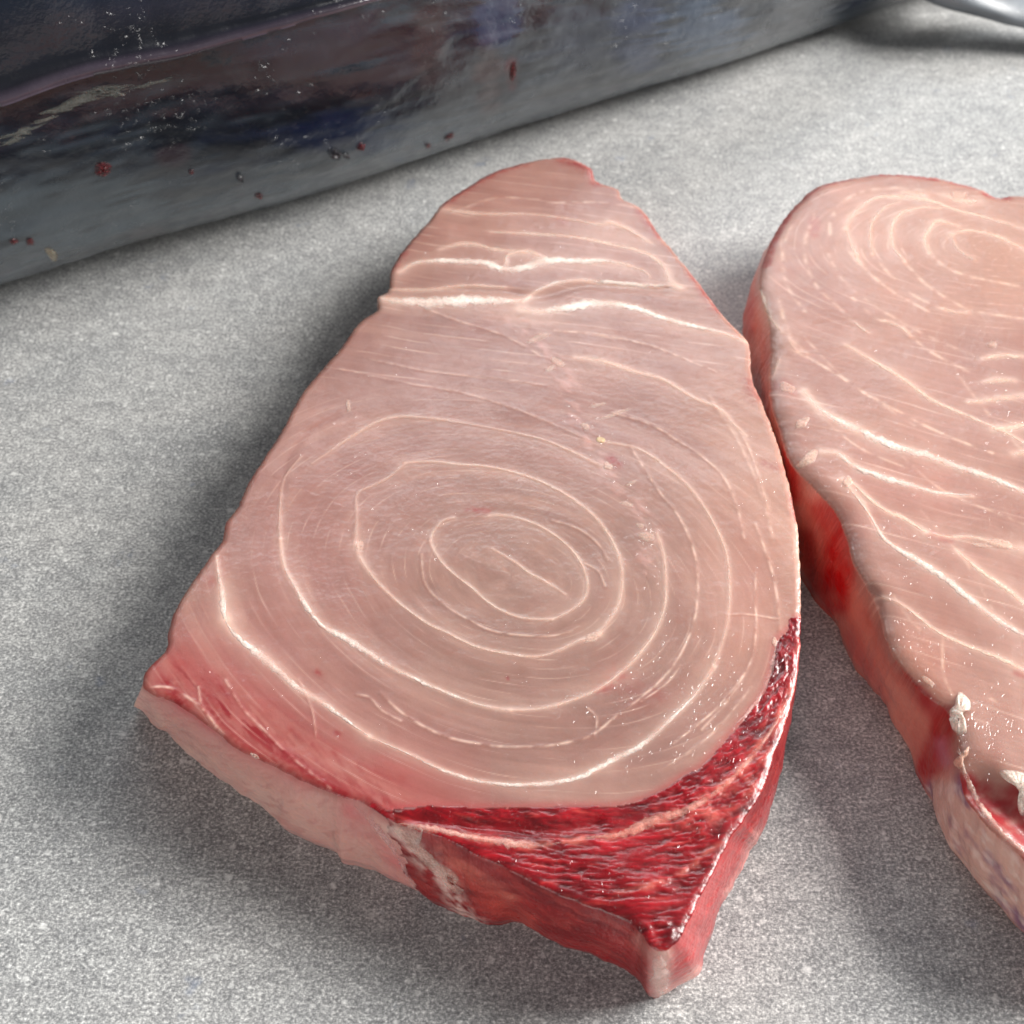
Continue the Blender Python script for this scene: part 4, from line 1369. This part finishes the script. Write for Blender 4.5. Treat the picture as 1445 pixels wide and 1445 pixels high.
idx = np.arange(NS * NC).reshape(NS, NC)
F = np.stack([idx[:-1], np.roll(idx, -1, 1)[:-1], np.roll(idx, -1, 1)[1:], idx[1:]], -1).reshape(-1, 4)
rootF = empty('whole_fish', (*(A0 + ax * 0.1 + side * float(np.interp(0.1, ss, ctr_o))), 0.0),
              'large dark blue-grey whole fish lying behind the two steaks', 'fish')
Fl = [tuple(f) for f in F.tolist()] + [tuple(idx[0].tolist()), tuple(idx[-1][::-1].tolist())]
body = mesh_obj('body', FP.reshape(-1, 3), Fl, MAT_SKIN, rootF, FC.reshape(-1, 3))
ftree = BVHTree.FromPolygons(FP.reshape(-1, 3).tolist(), Fl)


def fhit(u, v):
    r = ftree.ray_cast(Vector(CAM), Vector(ray(u, v)))
    if r[0] is None:
        return None, None
    no = r[1]
    if no.dot(Vector(CAM) - r[0]) < 0:
        no = -no
    return r[0], no


# long fin folded along the flank: a thick blade with a rolled lower edge
def build_fin():
    path = catmull(np.array([(-130, 172), (-60, 152), (0, 131), (60, 112), (130, 92), (200, 76), (280, 60), (360, 40), (430, 22), (500, 4), (560, -12), (620, -26)], float), 5)
    V, C, F = [], [], []
    n = len(path)
    prof = [(0.000, -0.0040), (-0.0032, -0.0010), (-0.0044, 0.0030), (-0.0030, 0.0066), (0.0, 0.0080), (0.0026, 0.0066), (0.0040, 0.0036), (0.0062, 0.0014),
            (0.014, 0.0012), (0.026, 0.0010), (0.040, 0.0004), (0.060, -0.0020)]
    tint_c = [(30, 26, 33), (34, 29, 38), (54, 46, 56), (66, 57, 68), (60, 52, 62), (42, 36, 46), (22, 21, 31), (10, 12, 20), (16, 19, 30), (24, 25, 36), (12, 20, 34), (10, 18, 32)]
    LOC, NOR = [], []
    for i in range(n):
        loc, no = fhit(*path[i])
        if loc is None:
            loc, no = last
        last = (loc, no)
        LOC.append(tuple(loc))
        NOR.append(tuple(no))
    ker = np.ones(25) / 25
    LOC, NOR = [np.stack([np.convolve(np.pad(np.array(q)[:, c], 12, mode='edge'), ker, 'valid') for c in range(3)], 1) for q in (LOC, NOR)]
    for i in range(n):
        loc, no = Vector(LOC[i]), Vector(NOR[i]).normalized()
        along = Vector((ax[0], ax[1], 0))
        upv = no.cross(along)
        if upv.z < 0:
            upv = -upv
        upv.normalize()
        t = i / (n - 1)
        k = np.interp(t, [0, .5, .85, 1], [1.1, 1.0, .6, .15]) * (0.62 if True else 1)
        wob = 0.0012 * float(perlin(np.array(i * 0.045), np.array(2.2), 7))
        for j, (pu, pn) in enumerate(prof):
            jit = 0.0004 * float(perlin(np.array(i * 0.12), np.array(j * 0.8), 9))
            V.append(tuple(loc + upv * (pu * k + wob) + no * (pn * k + jit)))
            C.append(lin(*tint_c[j]) * (1 + 0.5 * float(perlin(np.array(i * 0.022), np.array(j * 1.3), 12))))
    m = len(prof)
    for i in range(n - 1):
        for j in range(m - 1):
            F.append((i * m + j, i * m + j + 1, i * m + m + j + 1, i * m + m + j))
    F = face_camera(V, F)
    o = mesh_obj('pectoral_fin', V, F, MAT_SKIN, rootF, np.array(C))
    sd = o.modifiers.new('sub', 'SUBSURF')
    sd.levels = sd.render_levels = 1
    return o


build_fin()


def build_tail():
    end = np.array([A0[0] + LEN1 * ax[0] + ctr_o[-1] * side[0], A0[1] + LEN1 * ax[1] + ctr_o[-1] * side[1], a_[-1] + lift[-1]])
    tip1 = on_plane((1600, 62), 0.006)
    via1 = on_plane((1425, 10), 0.016)
    tip2 = end + np.array([0.05, 0.13, 0.03])
    for tip, up in ((tip1, 0.010), (tip2, 0.02)):
        V, C, F = [], [], []
        n, m = 60, 16
        ctrl = [end - np.array([*ax * 0.05, 0.0]), end + np.array([*ax * 0.03, 0]), end * 0.45 + tip * 0.55 + np.array([*ax * 0.035, up]), tip]
        if up < 0.015:
            ctrl = [ctrl[0], on_plane((1335, -24), 0.026), via1, tip1]
        L = catmull(np.array(ctrl), 0.003)
        n = len(L)
        for i in range(n):
            t = i / (n - 1)
            tan = L[min(i + 1, n - 1)] - L[max(i - 1, 0)]
            tan /= np.linalg.norm(tan)
            w = np.cross(tan, [0, 0, 1.0])
            w /= np.linalg.norm(w)
            up_ = np.cross(w, tan)
            ch = np.interp(t, [0, .2, .5, .8, 1], [.014, .018, .016, .010, .002])
            th = np.interp(t, [0, .2, .5, 1], [.016, .009, .006, .002])
            for k in range(m):
                a = 2 * math.pi * k / m
                p = L[i] + w * math.cos(a) * ch + up_ * math.sin(a) * th
                p[2] = max(p[2], 0.0008)
                V.append(tuple(p))
                C.append(lin(104, 110, 116) * (1 + .5 * float(perlin(np.array(i * .2), np.array(k * .7), 31))))
        for i in range(n - 1):
            for k in range(m):
                F.append((i * m + k, i * m + (k + 1) % m, i * m + m + (k + 1) % m, i * m + m + k))
        F.append(tuple(range(m)))
        F.append(tuple((n - 1) * m + k for k in range(m)))
        mesh_obj('tail_fin', V, F, MAT_TAIL, rootF, np.array(C))


build_tail()


def clot(outline, col, thick, name, seed=0, mat=None):
    mat = mat or MAT_TISSUE
    P = catmull(np.array(outline, float), 2.0, True)
    c = P.mean(0)
    V, F = [], []
    n = len(P)
    for ri, r in enumerate((1.0, .85, .55, .2)):
        for i in range(n):
            p = c + (P[i] - c) * r
            loc, no = fhit(*p)
            if loc is None:
                return
            hz = (-.2, .6, .95, 1.0)[ri] * thick * (1 + .9 * float(perlin(p[0] * .25, p[1] * .25, seed)))
            V.append(tuple(loc + no * hz))
    for ri in range(3):
        for i in range(n):
            j = (i + 1) % n
            F.append((ri * n + i, ri * n + j, ri * n + n + j, ri * n + n + i))
    F.append(tuple(3 * n + i for i in range(n)))
    A = np.repeat([0.0, .45, .7, .85], n)
    F = face_camera(V, F)
    mesh_obj(name, V, F, mat, rootF, np.zeros((len(V), 3)) + lin(*col) * (0.8 + 0.4 * rng.random((len(V), 1))), attrs={'Alpha': A})


for i, (cx, cy, rx, ry, rot) in enumerate([(145, 238, 13, 11, .3), (509, 207, 7, 6, 0), (634, 192, 9, 4, -.5), (603, 205, 5, 4, 0), (365, 276, 6, 5, .2), (42, 341, 7, 5, .1),
                                           (18, 340, 8, 4, 0), (197, 338, 5, 5, 0), (724, 100, 5, 14, .15), (270, 242, 5, 3, 0)]):
    clot(blob(cx, cy, rx, ry, rot, seed=i + 80), (78, 10, 16), .0008, 'blood_clot', seed=i)
for i, (cx, cy, rx, ry, rot) in enumerate([(472, 215, 9, 8, 0), (488, 219, 6, 4, .3), (338, 250, 5, 5, 0), (182, 347, 5, 4, 0)]):
    clot(blob(cx, cy, rx, ry, rot, seed=i + 95), (34, 26, 32), .0016, 'dark_clot', seed=i)
for i, (cx, cy, rx, ry, rot) in enumerate([(110, 142, 42, 6, -.28), (150, 127, 38, 5, -.12), (90, 152, 30, 5, -.25), (165, 133, 22, 4, -.1), (30, 186, 30, 6, -.35), (15, 200, 18, 4, -.3),
                                           (60, 170, 24, 3, -.3), (215, 118, 30, 3, -.25)]):
    clot(blob(cx, cy, rx, ry, rot, seed=i + 120, n=15, rough=.5), (96, 96, 92), .0003, 'slime_smear', seed=i + 20)
clot([(62, 350), (76, 352), (82, 362), (74, 368)], (150, 140, 120), .001, 'slime_smear', seed=7)
